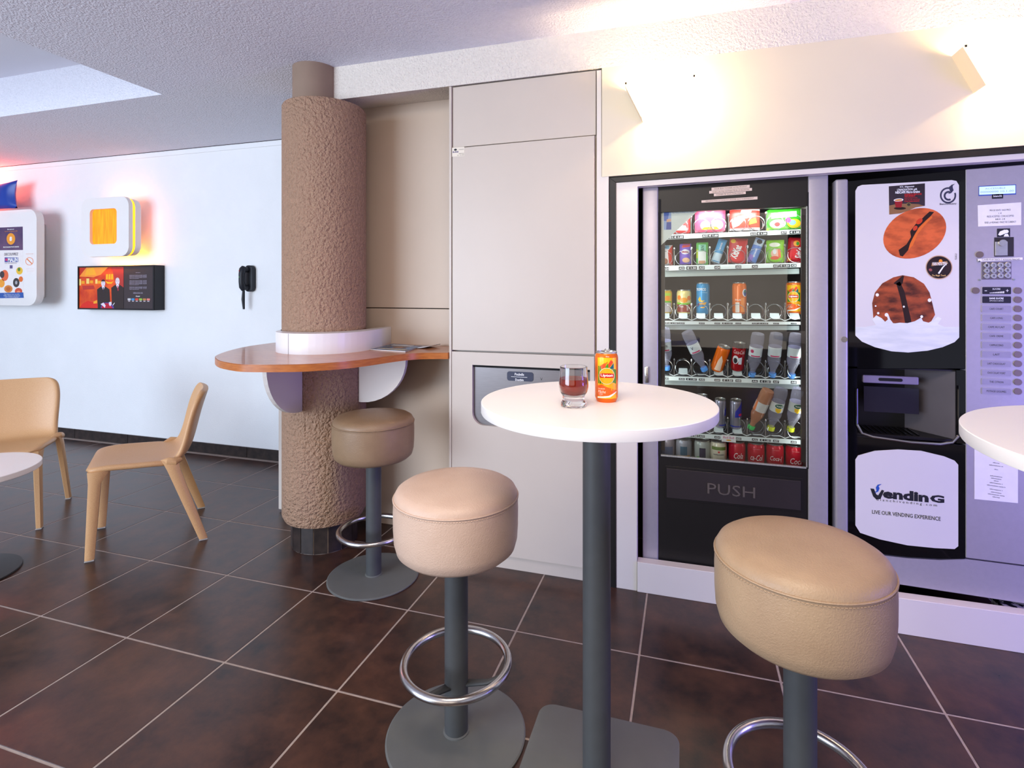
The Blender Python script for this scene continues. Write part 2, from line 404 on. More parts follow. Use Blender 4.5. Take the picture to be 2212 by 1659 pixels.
lettering([ptext('Poubelle', 1112, 806, 1132, 811.5, YW + 0.0155, 0.02), ptext('Dustbin', 1113, 818, 1131, 823, YW + 0.0155, 0.02), ptext('_', 1104, 814, 1139, 814.8, YW + 0.0155)], M_wink, sg)
lettering([ptext('V', 1167, 816, 1172, 822, YW + 0.0180)], M_ink, cab, 'hatch_mark')
stk = pp('maker_sticker', [(976.5, 319), (1003, 317), (1003, 337), (976.5, 338.5)], YW - 0.0005, 0.0005, cm((226, 216, 200)), cab)
lettering([ptext('BURiE', 978, 326.5, 990.5, 330, YW - 0.0008, 0.03)], cm((60, 44, 110)), stk)
lettering([ptext('MOBILIER', 991, 322, 1002, 323.5, YW - 0.0008), ptext('SERVICE', 991, 330.5, 1002, 332.5, YW - 0.0008), ptext('01 23 45', 988, 334, 1002, 336, YW - 0.0008)], M_ink, stk)
plate('emblem', ellipse(at(984, 323.5, YW).x, at(984, 323.5, YW).z, 0.008, 0.005, YW - 0.0009), M_ink, stk)

# ------------------------------------------------------------------ wall sconces over the machines
def sconce(x0, label):
    t = thing('wall_sconce', (x0 + 0.15, YW, 2.2), label, 'wall lamp', 'warm sconces over the vending machines')
    zt, zb_, d = 2.279, 2.128, 0.095; x1 = x0 + 0.302
    M_s = mat('frosted_lamp_glass', (255, 244, 224), 0.5, emit=(255, 214, 158), estr=5.0)
    b = MB(); pts = lambda yo, e: [(x0 + e, YW - yo, zt), (x1 - e, YW - yo, zt), (x1 - 0.072 - e, YW - yo, zb_), (x0 + 0.072 + e, YW - yo, zb_)]
    b.prism(pts(d, 0), (0, 0.005, 0)); b.build('shade_front', M_s, t)
    M_e = mat('cream_metal', (232, 214, 186), 0.5)
    for A, B in (((x0, zt), (x0 + 0.072, zb_)),):
        MB().prism([(A[0], YW - d, A[1]), (A[0], YW, A[1]), (B[0], YW, B[1]), (B[0], YW - d, B[1])], (0.003, 0, 0)).build('shade_side', M_e, t)
    MB().box(x0 + 0.09, x1 - 0.09, YW - 0.012, YW - 0.001, 2.17, 2.24).build('mounting_plate', M_e, t)
    for xx in (x0 + 0.004, x1 - 0.012): MB().box(xx, xx + 0.008, YW - d - 0.002, YW - d + 0.006, zt - 0.006, zt + 0.003).build('clip', M_black, t)
    MB().tube([(x0 + 0.10, YW - 0.05, 2.205), (x1 - 0.10, YW - 0.05, 2.205)], 0.009, 10).build('bulb', mat('glowing_bulb', (255, 236, 205), 0.5, emit=(255, 220, 170), estr=20), t)
    for dx in (0.105, 0.197): point('sconce_light', (x0 + dx, YW - 0.05, 2.205), 17.0, (1.0, 0.72, 0.42), 0.015)
    return t
sconce(-0.263, 'warm glowing sconce on the cream wall above the snack vending machine')
sconce(0.986, 'warm glowing sconce on the cream wall above the coffee machine')

# ------------------------------------------------------------------ wooden counter round the column
ZK = 1.055
ct = thing('wooden_counter', (-1.80, 2.30, 0), 'kidney-shaped cherry wood counter wrapped around the stucco column', 'counter')
front = [(-2.11, 1.991), (-1.987, 1.901), (-1.862, 1.85), (-1.795, 1.838), (-1.735, 1.848), (-1.656, 1.872), (-1.567, 1.911), (-1.497, 1.97), (-1.436, 2.047), (-1.392, 2.153), (-1.362, 2.263), (-1.328, 2.361), (-1.293, 2.413), (-1.245, 2.447), (-1.148, 2.479)]
rear = [(-1.148, YR), (-2.33, YR), (-2.366, 2.643), (-2.355, 2.447), (-2.292, 2.265), (-2.192, 2.083)]
def smooth_path(p, n=3):
    o = []
    for i in range(len(p) - 1):
        p0, p1, p2, p3 = p[max(i - 1, 0)], p[i], p[i + 1], p[min(i + 2, len(p) - 1)]
        for k in range(n):
            t = k / n
            o.append(tuple(0.5 * (2 * p1[c] + (p2[c] - p0[c]) * t + (2 * p0[c] - 5 * p1[c] + 4 * p2[c] - p3[c]) * t * t + (3 * p1[c] - p0[c] - 3 * p2[c] + p3[c]) * t ** 3) for c in range(2)))
    return o + [p[-1]]
curve = smooth_path([rear[2], rear[3], rear[4], rear[5]] + front)
NR = CR + 0.006                                  # notch that lets the column pass
notch = [(CX0 + NR, YR - 0.002)] + [(CX0 + NR * math.cos(R(t)), CY0 + NR * math.sin(R(t))) for t in range(0, -181, -10)] + [(CX0 - NR, YR - 0.002)]
outl = curve + [(-1.148, YR - 0.002)] + notch + [(-2.33, YR - 0.002)]
MB().prism([(x, y, ZK - 0.002) for x, y in outl], (0, 0, -0.030)).build('worktop_edge', M_woodedge, ct, 30)
def inset(pts, d):
    o = []; n = len(pts)
    for i in range(n):
        a, b_, c_ = Vector(pts[i - 1]), Vector(pts[i]), Vector(pts[(i + 1) % n]); t = (c_ - a).normalized()
        o.append((b_.x - t.y * d, b_.y + t.x * d))
    return o
MB().prism([(x, y, ZK - 0.0015) for x, y in inset(outl, 0.0025)], (0, 0, 0.0015)).build('worktop', M_wood, ct)
# white upstand around the column
cen = (-1.835, 2.44); arc = [(cen[0] + 0.243 * math.cos(R(t)), cen[1] + 0.25 * math.sin(R(t))) for t in range(176, 371, 8)]
coll = [(-2.125, YR - 0.002), (-2.125, 2.508), (-2.10, 2.42)] + [q_ for q_ in arc if q_[1] < 2.38 or q_[0] > -1.8] + [(-1.61, 2.62), (-1.645, YR - 0.002)] + notch
M_colr = mat('white_edge_laminate', (232, 228, 230), 0.3, var=0.01)
MB().prism([(x, y, ZK) for x, y in coll], (0, 0, 0.102), 0.0015, 1).build('upstand', M_colr, ct, 30)
for ang in (262,):
    x, y = cen[0] + 0.2435 * math.cos(R(ang)), cen[1] + 0.2505 * math.sin(R(ang))
    MB().box(x - 0.0007, x + 0.0007, y - 0.0006, y + 0.004, ZK, ZK + 0.1).build('edge_joint', cm((150, 140, 145)), ct)
def bracket(ang, r, zt, zb_):
    u = Vector((math.cos(R(ang)), math.sin(R(ang)), 0)); n = Vector((-u.y, u.x, 0)); C0 = Vector((CX0, CY0, 0)); h_ = zt - zb_
    pts = [C0 + u * (CR + 0.003) + Vector((0, 0, zt)), C0 + u * (CR + r) + Vector((0, 0, zt))]
    for t in range(0, 91, 9):
        pts.append(C0 + u * (CR + 0.02 + (r - 0.02) * math.cos(R(t))) + Vector((0, 0, zt - 0.012 - (h_ - 0.012) * math.sin(R(t)))))
    pts.append(C0 + u * (CR + 0.003) + Vector((0, 0, zb_)))
    MB().prism([p - n * 0.011 for p in pts], n * 0.022, 0.001, 1).build('bracket', M_white, ct)
bracket(275, 0.275, ZK - 0.032, 0.755); bracket(0, 0.285, ZK - 0.032, 0.772)
# magazines on the counter
mg = thing('magazine', (-1.45, 2.62, ZK), 'glossy blue-covered magazine lying on the wooden counter', 'magazine')
q = [(-1.585, 2.468), (-1.36, 2.432), (-1.40, 2.69), (-1.62, 2.75)]
M_cov = mat('magazine_cover', (92, 140, 184), 0.25, col2=(38, 62, 96), vscale=22, contrast=(0.42, 0.6))
MB().prism([(x, y, ZK + 0.001) for x, y in q], (0, 0, 0.004)).build('pages', M_paper, mg)
MB().prism([(x * 1.0 + 0.002, y, ZK + 0.0052) for x, y in q], (0, 0, 0.0008)).build('cover', M_cov, mg)
t3 = (Vector(q[1]) - Vector(q[0])).normalized(); up3 = (Vector(q[3]) - Vector(q[0])).normalized()
def onmag(a, b_, w, h_):
    c0 = Vector(q[0]) + t3 * a + up3 * b_
    return [(c0 + t3 * i + up3 * j).to_3d() + Vector((0, 0, ZK + 0.0061)) for i, j in ((0, 0), (w, 0), (w, h_), (0, h_))]
for a_, b_, w_, h_, c_ in ((0.02, 0.03, 0.19, 0.035, (190, 180, 150)), (0.03, 0.2, 0.14, 0.045, (216, 220, 226)), (0.09, 0.10, 0.06, 0.07, (150, 104, 74)), (0.02, 0.09, 0.05, 0.06, (44, 60, 80))):
    MB().prism(onmag(a_, b_, w_, h_), (0, 0, 0.0002)).build('cover_print', cm(c_, 0.3), mg)
m2 = thing('magazine', (-1.36, 2.62, ZK), 'second magazine with curled corner peeking out by the white cabinet', 'magazine')
rows = []
for i in range(9):
    t = i / 8; x = -1.45 + 0.13 * t; z = ZK + 0.0012 + 0.028 * max(0, t - 0.35) ** 2
    rows.append([(x, 2.60, z), (x + 0.01, 2.735, z)])
b = MB().grid(rows); o = b.build('pages', cm((206, 206, 214)), m2, True)
md = o.modifiers.new('thickness', 'SOLIDIFY'); md.thickness = 0.003; md.offset = 1
# thin cable beside the column
cb_ = MB().tube([(-2.13, 2.62, 1.40), (-2.15, 2.60, 1.34), (-2.16, 2.59, 1.26), (-2.155, 2.585, 1.19), (-2.14, 2.58, ZK + 0.01)], 0.0022, 6).build('cable', M_white, None, True)
tag(cb_, 'thin white cable hanging behind the left of the stucco column', 'cable')

# ------------------------------------------------------------------ bar stools
def leather(name, c, c2): return mat(name, c, 0.42, col2=c2, vscale=6, bump=0.45, bscale=420, bdist=0.0012, bdet=2, vor=0.6, spec=0.5)
def make_stool(cname, c, c2, label):
    t = thing('bar_stool', (0, 0, 0), label, 'bar stool', 'round leather bar stools')
    ml = leather('leather_' + cname, c, c2); rs = 0.1905
    seat = MB().lathe([(0.03, 0.566), (0.14, 0.566), (0.165, 0.570), (0.181, 0.584), (0.188, 0.610), (rs, 0.65), (rs + 0.0005, 0.70), (rs - 0.001, 0.736)], n=72).build('seat', ml, t, True)
    MB().lathe([(rs - 0.002, 0.741), (rs - 0.003, 0.748), (0.181, 0.760), (0.166, 0.7695), (0.13, 0.776), (0.08, 0.780), (0.0, 0.782)], n=72).build('cushion_top', ml, t, True)
    MB().tube([((rs - 0.0005) * math.cos(2 * math.pi * i / 72), (rs - 0.0005) * math.sin(2 * math.pi * i / 72), 0.7395) for i in range(72)], 0.0026, 6, True).build('piping', ml, t, True)
    st = MB()
    for i in range(150):                          # row of stitches under the piping
        a0 = 2 * math.pi * i / 150; a1 = a0 + 0.026; rr = rs + 0.0002
        st.tube([(rr * math.cos(a0), rr * math.sin(a0), 0.7325), (rr * math.cos(a1), rr * math.sin(a1), 0.7325)], 0.0009, 4)
    st.build('stitching', cm(tuple(int(v * 1.05) for v in c), 0.6), seat)
    MB().lathe([(0.036, 0.006), (0.036, 0.57)], n=32).build('post', M_graph, t, True)
    MB().lathe([(0.0, 0.0), (0.210, 0.0), (0.2136, 0.002), (0.2136, 0.006), (0.209, 0.0085), (0.04, 0.011), (0.04, 0.014), (0.036, 0.016)], n=72).build('base', M_base, t, 25)
    ring = MB().tube([(0.160 * math.cos(2 * math.pi * i / 64), 0.160 * math.sin(2 * math.pi * i / 64), 0.222) for i in range(64)], 0.0125, 14, True).build('foot_ring', M_chrome, t, True)
    for k in range(3):
        a = R(100 + 120 * k); u = Vector((math.cos(a), math.sin(a), 0)); n = Vector((-u.y, u.x, 0)) * 0.014
        pts = [u * 0.034 + Vector((0, 0, 0.165)), u * 0.10 + Vector((0, 0, 0.178)), u * 0.160 + Vector((0, 0, 0.212))]
        b = MB()
        rows = [[p - n * (1 - 0.3 * i), p + n * (1 - 0.3 * i)] for i, p in enumerate(pts)]
        o = b.grid(rows).build('ring_arm', M_graph, t, True)
        md = o.modifiers.new('thickness', 'SOLIDIFY'); md.thickness = 0.006
    return t
s1 = make_stool('taupe', (150, 124, 96), (132, 106, 82), 'taupe leather bar stool standing in front of the stucco column')
s1.location = (-1.435, 2.262, 0); s1.rotation_euler.z = R(20)
s2 = make_stool('pale', (212, 184, 164), (200, 170, 150), 'pale blush leather bar stool in the middle, left of the table post')
s2.location = (-0.680, 1.531, 0); s2.rotation_euler.z = R(25)
s3 = make_stool('sand', (180, 152, 122), (166, 138, 110), 'large golden beige leather bar stool nearest the coffee machine')
s3.location = (0.256, 1.404, 0); s3.rotation_euler.z = R(95)

# ------------------------------------------------------------------ high tables
def rr_plate(x, y, hw, r, z0, z1):
    return [(p.x + x, p.z + y, z0) for p in rrect(-hw, -hw, hw, hw, r, 0, 8)]
def high_table(x, y, r, z, label):
    t = thing('high_table', (x, y, 0), label, 'table', 'white round bar tables')
    MB().lathe([(0.0, z - 0.028), (r - 0.001, z - 0.028), (r, z - 0.026), (r, z - 0.0015), (r - 0.0015, z), (0, z)], (x, y, 0), 128).build('table_top', M_table, t, 30)
    MB().lathe([(0.0385, 0.008), (0.0385, z - 0.03)], (x, y, 0), 40).build('post', M_graph, t, True)
    MB().lathe([(0.10, z - 0.034), (0.10, z - 0.028)], (x, y, 0), 32).build('mounting_flange', M_graph, t, True)
    b = MB().prism(rr_plate(x, y + 0.02, 0.218, 0.045, 0, 0), (0, 0, 0.009), 0.002, 2).build('base_plate', M_base, t, 30)
    return t
TXY = (-0.238, 1.485); TZ = 1.065
high_table(TXY[0], TXY[1], 0.319, TZ, 'white round high table holding the drink can and glass')
high_table(0.979, 1.269, 0.43, 1.08, 'white round high table cut off by the right edge of the picture')

# ------------------------------------------------------------------ glass of tea
def at_z(u, v, z):
    a = (u - CCX) / CF; bb_ = -(v - CHY) / CF; t = (z - CH) / bb_
    return Vector(((CC * a - CS) * t, (CS * a + CC) * t, z))
g0 = at_z(1239, 877, TZ); k = 1.0
gl = thing('drinking_glass', (g0.x, g0.y, TZ), 'short footed tumbler of amber iced tea on the white table', 'glass')
M_gl = mat('clear_glass', (252, 253, 252), 0.01, trans=1.0, ior=1.45, spec=0.5, var=0.0)
M_tea = petmat('amber_tea', (188, 56, 8), 0.3)
c3 = (g0.x, g0.y, TZ)
outer = [(0.0, 0.004), (0.026, 0.0035), (0.029, 0.0008), (0.0315, 0.0008), (0.0335, 0.003), (0.0335, 0.011), (0.029, 0.0165), (0.0285, 0.019), (0.0295, 0.023), (0.029, 0.027), (0.0305, 0.030), (0.036, 0.039), (0.0388, 0.051), (0.0390, 0.060), (0.0378, 0.074), (0.0365, 0.088), (0.0358, 0.104)]
inner = [(0.0348, 0.1045), (0.0354, 0.088), (0.0366, 0.074), (0.0377, 0.060), (0.0374, 0.051), (0.0345, 0.040), (0.028, 0.030), (0.018, 0.0265), (0.0, 0.0255)]
MB().lathe(outer + inner, c3, 56, cap=False).build('glass_bowl', M_gl, gl, 60)
tea = [(0.0, 0.0259), (0.0178, 0.0269), (0.0277, 0.0304), (0.0342, 0.0403), (0.0371, 0.0512), (0.0374, 0.060), (0.0364, 0.0735), (0.0, 0.0735)]
MB().lathe(tea, c3, 56, cap=False).build('tea', M_tea, gl, 60)

# ------------------------------------------------------------------ drink cans
def can(name, loc, r, h_, body, label, cat='can', group=None, top=True, lid=None, tiltx=0.0, tilty=0.0):
    t = thing(name, loc, label, cat, group)
    x, y, z = loc; f = r / 0.0285
    prof = [(0.0, 0.004), (r * 0.70, 0.002), (r * 0.78, 0.0), (r * 0.82, 0.0), (r * 0.90, 0.004 * f), (r, 0.012 * f), (r, h_ - 0.015 * f), (r * 0.97, h_ - 0.010 * f), (r * 0.88, h_ - 0.004 * f)]
    MB().lathe(prof[3:], loc, 40, cap=False).build('body', body, t, 50)
    MB().lathe([(0.0, 0.006)] + prof[1:4], loc, 40, cap=False).build('bottom', M_alu, t, 50)
    MB().lathe([(r * 0.88, h_ - 0.004 * f), (r * 0.92, h_ - 0.002 * f), (r * 0.92, h_), (r * 0.88, h_ + 0.0003), (r * 0.86, h_ - 0.004 * f), (0, h_ - 0.004 * f)], loc, 40, cap=False).build('lid', M_alu, t, 50)
    if top:
        b = MB(); b.tube([(x + 0.35 * r * math.cos(R(a)) * 0.9, y - 0.1 * r + 0.55 * r * math.sin(R(a)), z + h_ + 0.0004 + (0.004 if 40 < a < 140 else 0.0015)) for a in range(0, 360, 24)], 0.0012 * f, 6, True)
        b.build('pull_tab', M_alu, t, True)
    return t
p = at_z(1310, 866, TZ); cr, chh = 0.0315, 0.1365
tc = can('drink_can', (p.x, p.y, TZ), cr, chh, cm((240, 112, 24), 0.22, metal=0.3), 'open orange and yellow iced tea can standing on the white table')
fx, fy = p.x, p.y - cr - 0.0003
# facing: the label looks at the camera, so bend it round an axis turned towards it
face = math.atan2(p.x, p.y)
def can_print(t, x, y, z, r, h_, items, texts, turn):
    """items: (outline[(a,b)...] with a along the girth in m, b height in m, colour, lift)"""
    for nm, pts, c_, lift in items:
        o = plate(nm, [Vector((x + a, y - r - lift, z + b_)) for a, b_ in pts], cm(c_, 0.25), t, (x, y, r)); turn_z(o, x, y, turn)
    for s_, a, b_, w_, hh, c_, lift, bold, sh in texts:
        o = lettering([(s_, x + a, z + b_, w_, hh, y - r - lift, bold, sh)], cm(c_, 0.3), t); wrap(o, x, y, r); turn_z(o, x, y, turn)
def turn_z(o, x, y, a):
    c, s_ = math.cos(a), math.sin(a)
    for v in o.data.vertices:
        X, Y = v.co.x - x, v.co.y - y; v.co.x = x + X * c - Y * s_; v.co.y = y + X * s_ + Y * c
    o.data.update()
def circ(a, b_, ra, rb=None, n=28): return [(a + ra * math.cos(2 * math.pi * i / n), b_ + (rb or ra) * math.sin(2 * math.pi * i / n)) for i in range(n)]
def lipton(t, x, y, z, r, h_, turn, side=0.0):
    q = h_ / 0.1365
    P_ = lambda pts: [(a * q + side, b_ * q) for a, b_ in pts]
    it = [('label_print', P_([(-0.026, 0.012), (0.030, 0.012), (0.030, 0.122), (-0.026, 0.122)]), (250, 188, 20), 0.0002),
          ('label_print', P_([(-0.024, 0.052), (0.029, 0.052), (0.029, 0.090), (-0.024, 0.100)]), (52, 132, 30), 0.0003),
          ('label_print', P_([(-0.020, 0.098), (-0.008, 0.106), (0.004, 0.112), (-0.004, 0.092), (-0.014, 0.092)]), (236, 84, 24), 0.0004),
          ('label_print', P_([(-0.004, 0.096), (0.004, 0.108), (0.006, 0.094)]), (70, 150, 30), 0.0005),
          ('label_print', P_([(0.000, 0.098), (0.012, 0.117), (0.019, 0.110), (0.008, 0.096)]), (232, 70, 36), 0.0005),
          ('label_print', P_([(0.008, 0.094), (0.020, 0.108), (0.021, 0.092)]), (20, 96, 112), 0.0005),
          ('label_print', P_(circ(0.018, 0.044, 0.011)), (246, 170, 20), 0.0005),
          ('label_print', P_([(-0.026, 0.046), (-0.012, 0.050), (0.0, 0.044), (0.030, 0.034), (0.030, 0.028), (0.010, 0.020), (-0.026, 0.018)]), (240, 98, 18), 0.0006),
          ('label_print', P_([(-0.026, 0.016), (0.006, 0.020), (0.030, 0.031), (0.030, 0.028), (0.010, 0.016), (-0.026, 0.012)]), (250, 246, 236), 0.0007),
          ('label_print', P_(circ(0.001, 0.073, 0.0222)), (252, 246, 226), 0.0007), ('label_print', P_(circ(0.001, 0.073, 0.0212)), (248, 182, 22), 0.0009),
          ('label_print', P_([(-0.0185, 0.0685), (0.0205, 0.0685), (0.0205, 0.0785), (0.010, 0.0805), (-0.010, 0.0805), (-0.0185, 0.0785)]), (206, 14, 28), 0.0011)]
    tx = [('Lipton', 0.001 * q + side, 0.0742 * q, 0.033 * q, 0.0095 * q, (252, 250, 246), 0.0013, 0.03, 0), ('SAVEUR', -0.014 * q + side, 0.0385 * q, 0.020 * q, 0.0032 * q, (252, 236, 200), 0.0008, 0.01, 0),
          ('Pêche', -0.013 * q + side, 0.0305 * q, 0.022 * q, 0.008 * q, (252, 240, 214), 0.0008, 0.0, 0.2), ('ICE TEA', -0.016 * q + side, 0.0235 * q, 0.013 * q, 0.0022 * q, (252, 226, 190), 0.0008, 0.0, 0),
          ('Pêche', 0.003 * q + side, 0.1255 * q, 0.009 * q, 0.0032 * q, (252, 240, 214), 0.0004, 0.0, 0)]
    can_print(t, x, y, z, r, h_, it, tx, turn)
lipton(tc, p.x, p.y, TZ, cr, chh, -face)

# ------------------------------------------------------------------ snack vending machine
YM = 2.545
vm = thing('vending_machine', (0.19, 2.85, 0), 'glass-fronted snack and drink vending machine under the left sconce', 'vending machine')
def px_box(name, u0, v0, u1, v1, y, th, m, parent, bev=0.0):
    a, b_ = at(u0, v0, y), at(u1, v1, y)
    return MB().box(min(a.x, b_.x), max(a.x, b_.x), y, y + th, min(a.z, b_.z), max(a.z, b_.z), bev).build(name, m, parent)
XL, XR_ = at(1388, 700, YM).x, at(1789, 700, YM).x
ZB = 0.075; ZT = 1.858
gx0, gx1 = at(1426, 700, YM).x, at(1745, 700, YM).x
gz0, gz1 = 0.608, 1.727
M_in = mat('machine_interior', (66, 54, 52), 0.5, col2=(54, 44, 44), vscale=5)
b = MB()
b.box(XL + 0.005, gx0, YM + 0.02, 3.15, ZB, ZT); b.box(gx1, XR_ - 0.005, YM + 0.02, 3.15, ZB, ZT)
b.box(gx0, gx1, YM + 0.03, 3.15, ZT - 0.09, ZT); b.box(gx0, gx1, YM + 0.03, 3.15, ZB, gz0 - 0.05); b.box(gx0, gx1, 3.02, 3.15, gz0 - 0.05, ZT - 0.09)
b.build('cabinet', M_in, vm)
for (u0, u1, ut) in ((1388, 1422, 405), (1746, 1789.5, 379)):
    a, c_ = at(u0, ut, YM), at(u1, ut, YM)
    MB().box(a.x, c_.x, YM, YM + 0.05, ZB - 0.002, a.z, 0.006, 3).build('door_post', M_silver, vm, 30)
MB().box(gx0 - 0.008, gx1 + 0.004, YM + 0.006, YM + 0.035, gz1, ZT - 0.005).build('header_panel', M_matblk, vm)
MB().box(gx0 - 0.008, gx1 + 0.004, YM + 0.006, YM + 0.035, ZB, gz0).build('lower_panel', M_matblk, vm)
M_seal = mat('glass_seal', (206, 210, 204), 0.3, metal=0.6, var=0.3, vscale=300)
b = MB(); b.box(gx0, gx1, YM + 0.003, YM + 0.012, gz0, gz0 + 0.006); b.box(gx1 - 0.005, gx1, YM + 0.003, YM + 0.012, gz0, gz1); b.build('glass_seal', M_seal, vm)
for xa, xb in ((gx0 - 0.006, gx0 + 0.003), (gx1 - 0.001, gx1 + 0.006)): MB().box(xa, xb, YM + 0.002, YM + 0.02, gz0, gz1 + 0.06).build('door_gasket', M_void, vm)
MB().box(gx0, gx1, YM + 0.012, YM + 0.016, gz0, gz1).build('glass_pane', M_glass, vm)
# delivery flap
fp = [(1440, 1012), (1730, 1040), (1730, 1103), (1440, 1075)]
M_flap = mat('dark_flap', (44, 38, 40), 0.4, var=0.1)
pp('flap_frame', [(1437, 1006), (1734, 1034), (1734, 1107), (1437, 1079)], YM + 0.003, 0.01, M_matblk, vm, 0.001, 1)
fl = pp('delivery_flap', fp, YM - 0.002, 0.008, M_flap, vm, 0.0012, 1)
t = at(1579, 1059, YM)
pu = text_mesh('PUSH', 0.0, 0.02)
xs = [v.co.x for v in pu.vertices]; ys = [v.co.y for v in pu.vertices]
sx = (at(1631, 1059, YM).x - at(1528, 1059, YM).x) / (max(xs) - min(xs)); sz = 0.048 / (max(ys) - min(ys)); cxx = (max(xs) + min(xs)) / 2; cyy = (max(ys) + min(ys)) / 2
for v in pu.vertices: v.co = Vector((t.x + (v.co.x - cxx) * sx, YM - 0.0035 - v.co.z * 0.06, t.z + (v.co.y - cyy) * sz))
pu.materials.clear(); pu.materials.append(mat('raised_letters', (116, 108, 104), 0.2, metal=0.5, var=0.05)); o = link('raised_lettering', pu, fl)
MB().box(gx0, gx1, YM + 0.0, YM + 0.02, ZB - 0.002, ZB + 0.022).build('bottom_strip', mat('dark_grey_strip', (58, 56, 57), 0.5), vm)
# notices taped to the header
M_tape = cm((228, 204, 186), 0.6)
for pxs, s_ in (([(1537, 405.6), (1619.5, 399), (1619.5, 405.4), (1537, 411.8)], 'POUR SELECTIONNER VOTRE PRODUIT'), ([(1532, 412.6), (1624.4, 405.8), (1624.4, 411.8), (1532, 418.3)], "VOIR L'AUTRE DISTRIBUTEUR DE BOISSON"),
                ([(1542, 418.5), (1611, 413.6), (1611, 419), (1542, 424)], 'CLAVIER DE SELECTION SNACK'), ([(1515.3, 432.9), (1636.3, 424.5), (1636.3, 430.6), (1515.3, 438)], 'INFORMATION LA CAISSE EST RELEVER QUOTIDIENNEMENT')):
    n_ = pp('notice_strip', pxs, YM + 0.0045, 0.001, M_tape, vm)
    um, vm_ = sum(p[0] for p in pxs) / 4, sum(p[1] for p in pxs) / 4; w = (pxs[1][0] - pxs[0][0]) * 0.86
    c0 = at(um, vm_, YM + 0.004); a_ = at(pxs[0][0], pxs[0][1], YM); b_ = at(pxs[1][0], pxs[1][1], YM)
    lettering([(s_, c0.x, c0.z, (b_.x - a_.x) * 0.86, 0.0062, YM + 0.004, 0.0, 0.0, math.atan2(b_.z - a_.z, b_.x - a_.x))], cm((96, 72, 62)), n_)
# lock
lk = at(1397, 808, YM - 0.004)
MB().box(lk.x - 0.010, lk.x + 0.010, YM - 0.012, YM + 0.002, lk.z - 0.040, lk.z + 0.035, 0.004, 2).build('door_lock', M_chrome, vm, True)
MB().tube([(lk.x, YM - 0.018, lk.z - 0.012), (lk.x, YM - 0.01, lk.z - 0.012)], 0.006, 12).build('lock_barrel', M_chrome, vm, True)
b = MB(); a = at(1735, 379, YM - 0.004)
b.tube([(a.x - 0.025, YM - 0.004, ZT + 0.002), (a.x + 0.06, YM - 0.004, ZT + 0.006)], 0.005, 8); b.build('top_catch', M_steel, vm)
# interior lamp behind the header
MB().box(gx0 + 0.02, gx1 - 0.02, YM + 0.04, YM + 0.06, 1.742, 1.752).build('light_strip', mat('led_strip', (255, 255, 255), 0.5, emit=(240, 250, 255), estr=9), vm)
area('machine_led', ((gx0 + gx1) / 2, YM + 0.055, 1.738), ((gx0 + gx1) / 2, YM + 0.16, 1.2), gx1 - gx0 - 0.06, 0.03, 3.2, (0.93, 0.98, 1.0))
for xx in (gx0 + 0.012, gx1 - 0.012):  # side fill lights and their rails, added to brighten the lower shelves
    area('machine_side_fill', (xx, YM + 0.045, 1.15), ((gx0 + gx1) / 2, YM + 0.20, 1.15), 0.015, 1.0, 0.55, (0.93, 0.98, 1.0))
    MB().box(xx - 0.008 if xx > 0.2 else xx - 0.010, xx + 0.010 if xx > 0.2 else xx + 0.008, YM + 0.026, YM + 0.040, gz0 + 0.02, 1.72).build('side_fill_rail', M_in, vm)

# trays --------------------------------------------------------------
YT = YM + 0.085                                   # front rail plane
ROWS = {1: (508, 518, 495, 505), 2: (574.6, 585.3, 567.6, 577.3), 3: (693.6, 701.3, 695, 701.7), 4: (812.5, 821.2, 821, 831.5), 5: (931.4, 941, 951.3, 961)}
TXL, TXR = 1427.0, 1740.0
def rail_v(r, u, which):                          # row of the rail's upper (0) / lower (1) edge at column u
    q = ROWS[r]; t = (u - TXL) / (TXR - TXL); return q[which] + (q[2 + which] - q[which]) * t
PITCH = [1436.5, 1475.5, 1514, 1552.5, 1593, 1633.5, 1674.5, 1717.5]
DIV = [1456.3, 1494.3, 1533.2, 1572, 1614, 1653.5, 1695.6, 1738.5]
tagm = cm((34, 38, 42), 0.5)
rowz = {}
b = MB()
b.tube([(0, 0, 0)] * 0 or [(0.034 * math.cos(R(a)), 0.05 * a / 360, 0.034 * math.sin(R(a))) for a in range(-200, 560, 15)], 0.0012, 6)
coil_me = b.mesh('coil', M_steel, True)
b = MB(); b.box(-0.0015, 0.0015, 0, 0.003, 0.0, 0.058); b.lathe([(0, 0.056), (0.004, 0.058), (0.005, 0.063), (0.004, 0.068), (0, 0.070)], (0, 0.001, 0), 10)
div_me = b.mesh('divider', M_steel)
b = MB(); b.prism([(-0.021, 0, 0.0), (0.021, 0, 0.0), (0.019, 0.022, 0.024), (-0.019, 0.022, 0.024)], (0, 0.0008, 0.0008)); card_me = b.mesh('price_card', cm((206, 220, 222), 0.5))
PRICES = {1: [(1466, '€ 1.60'), (1541, '€ 1.60'), (1646, '€ 1.50'), (1717, '€ 1.50')], 2: [(1494, '€ 1.50'), (1695, '€ 1.50')], 3: [(1454, '€ 1.50'), (1571, '€ 1.50'), (1648, '€ 1.50')],
          4: [(1493.5, '€ 1.50'), (1572, '€ 1.50'), (1653, '€ 1.50')], 5: [(1497, '€ 1.50'), (1653, '€ 1.50')]}
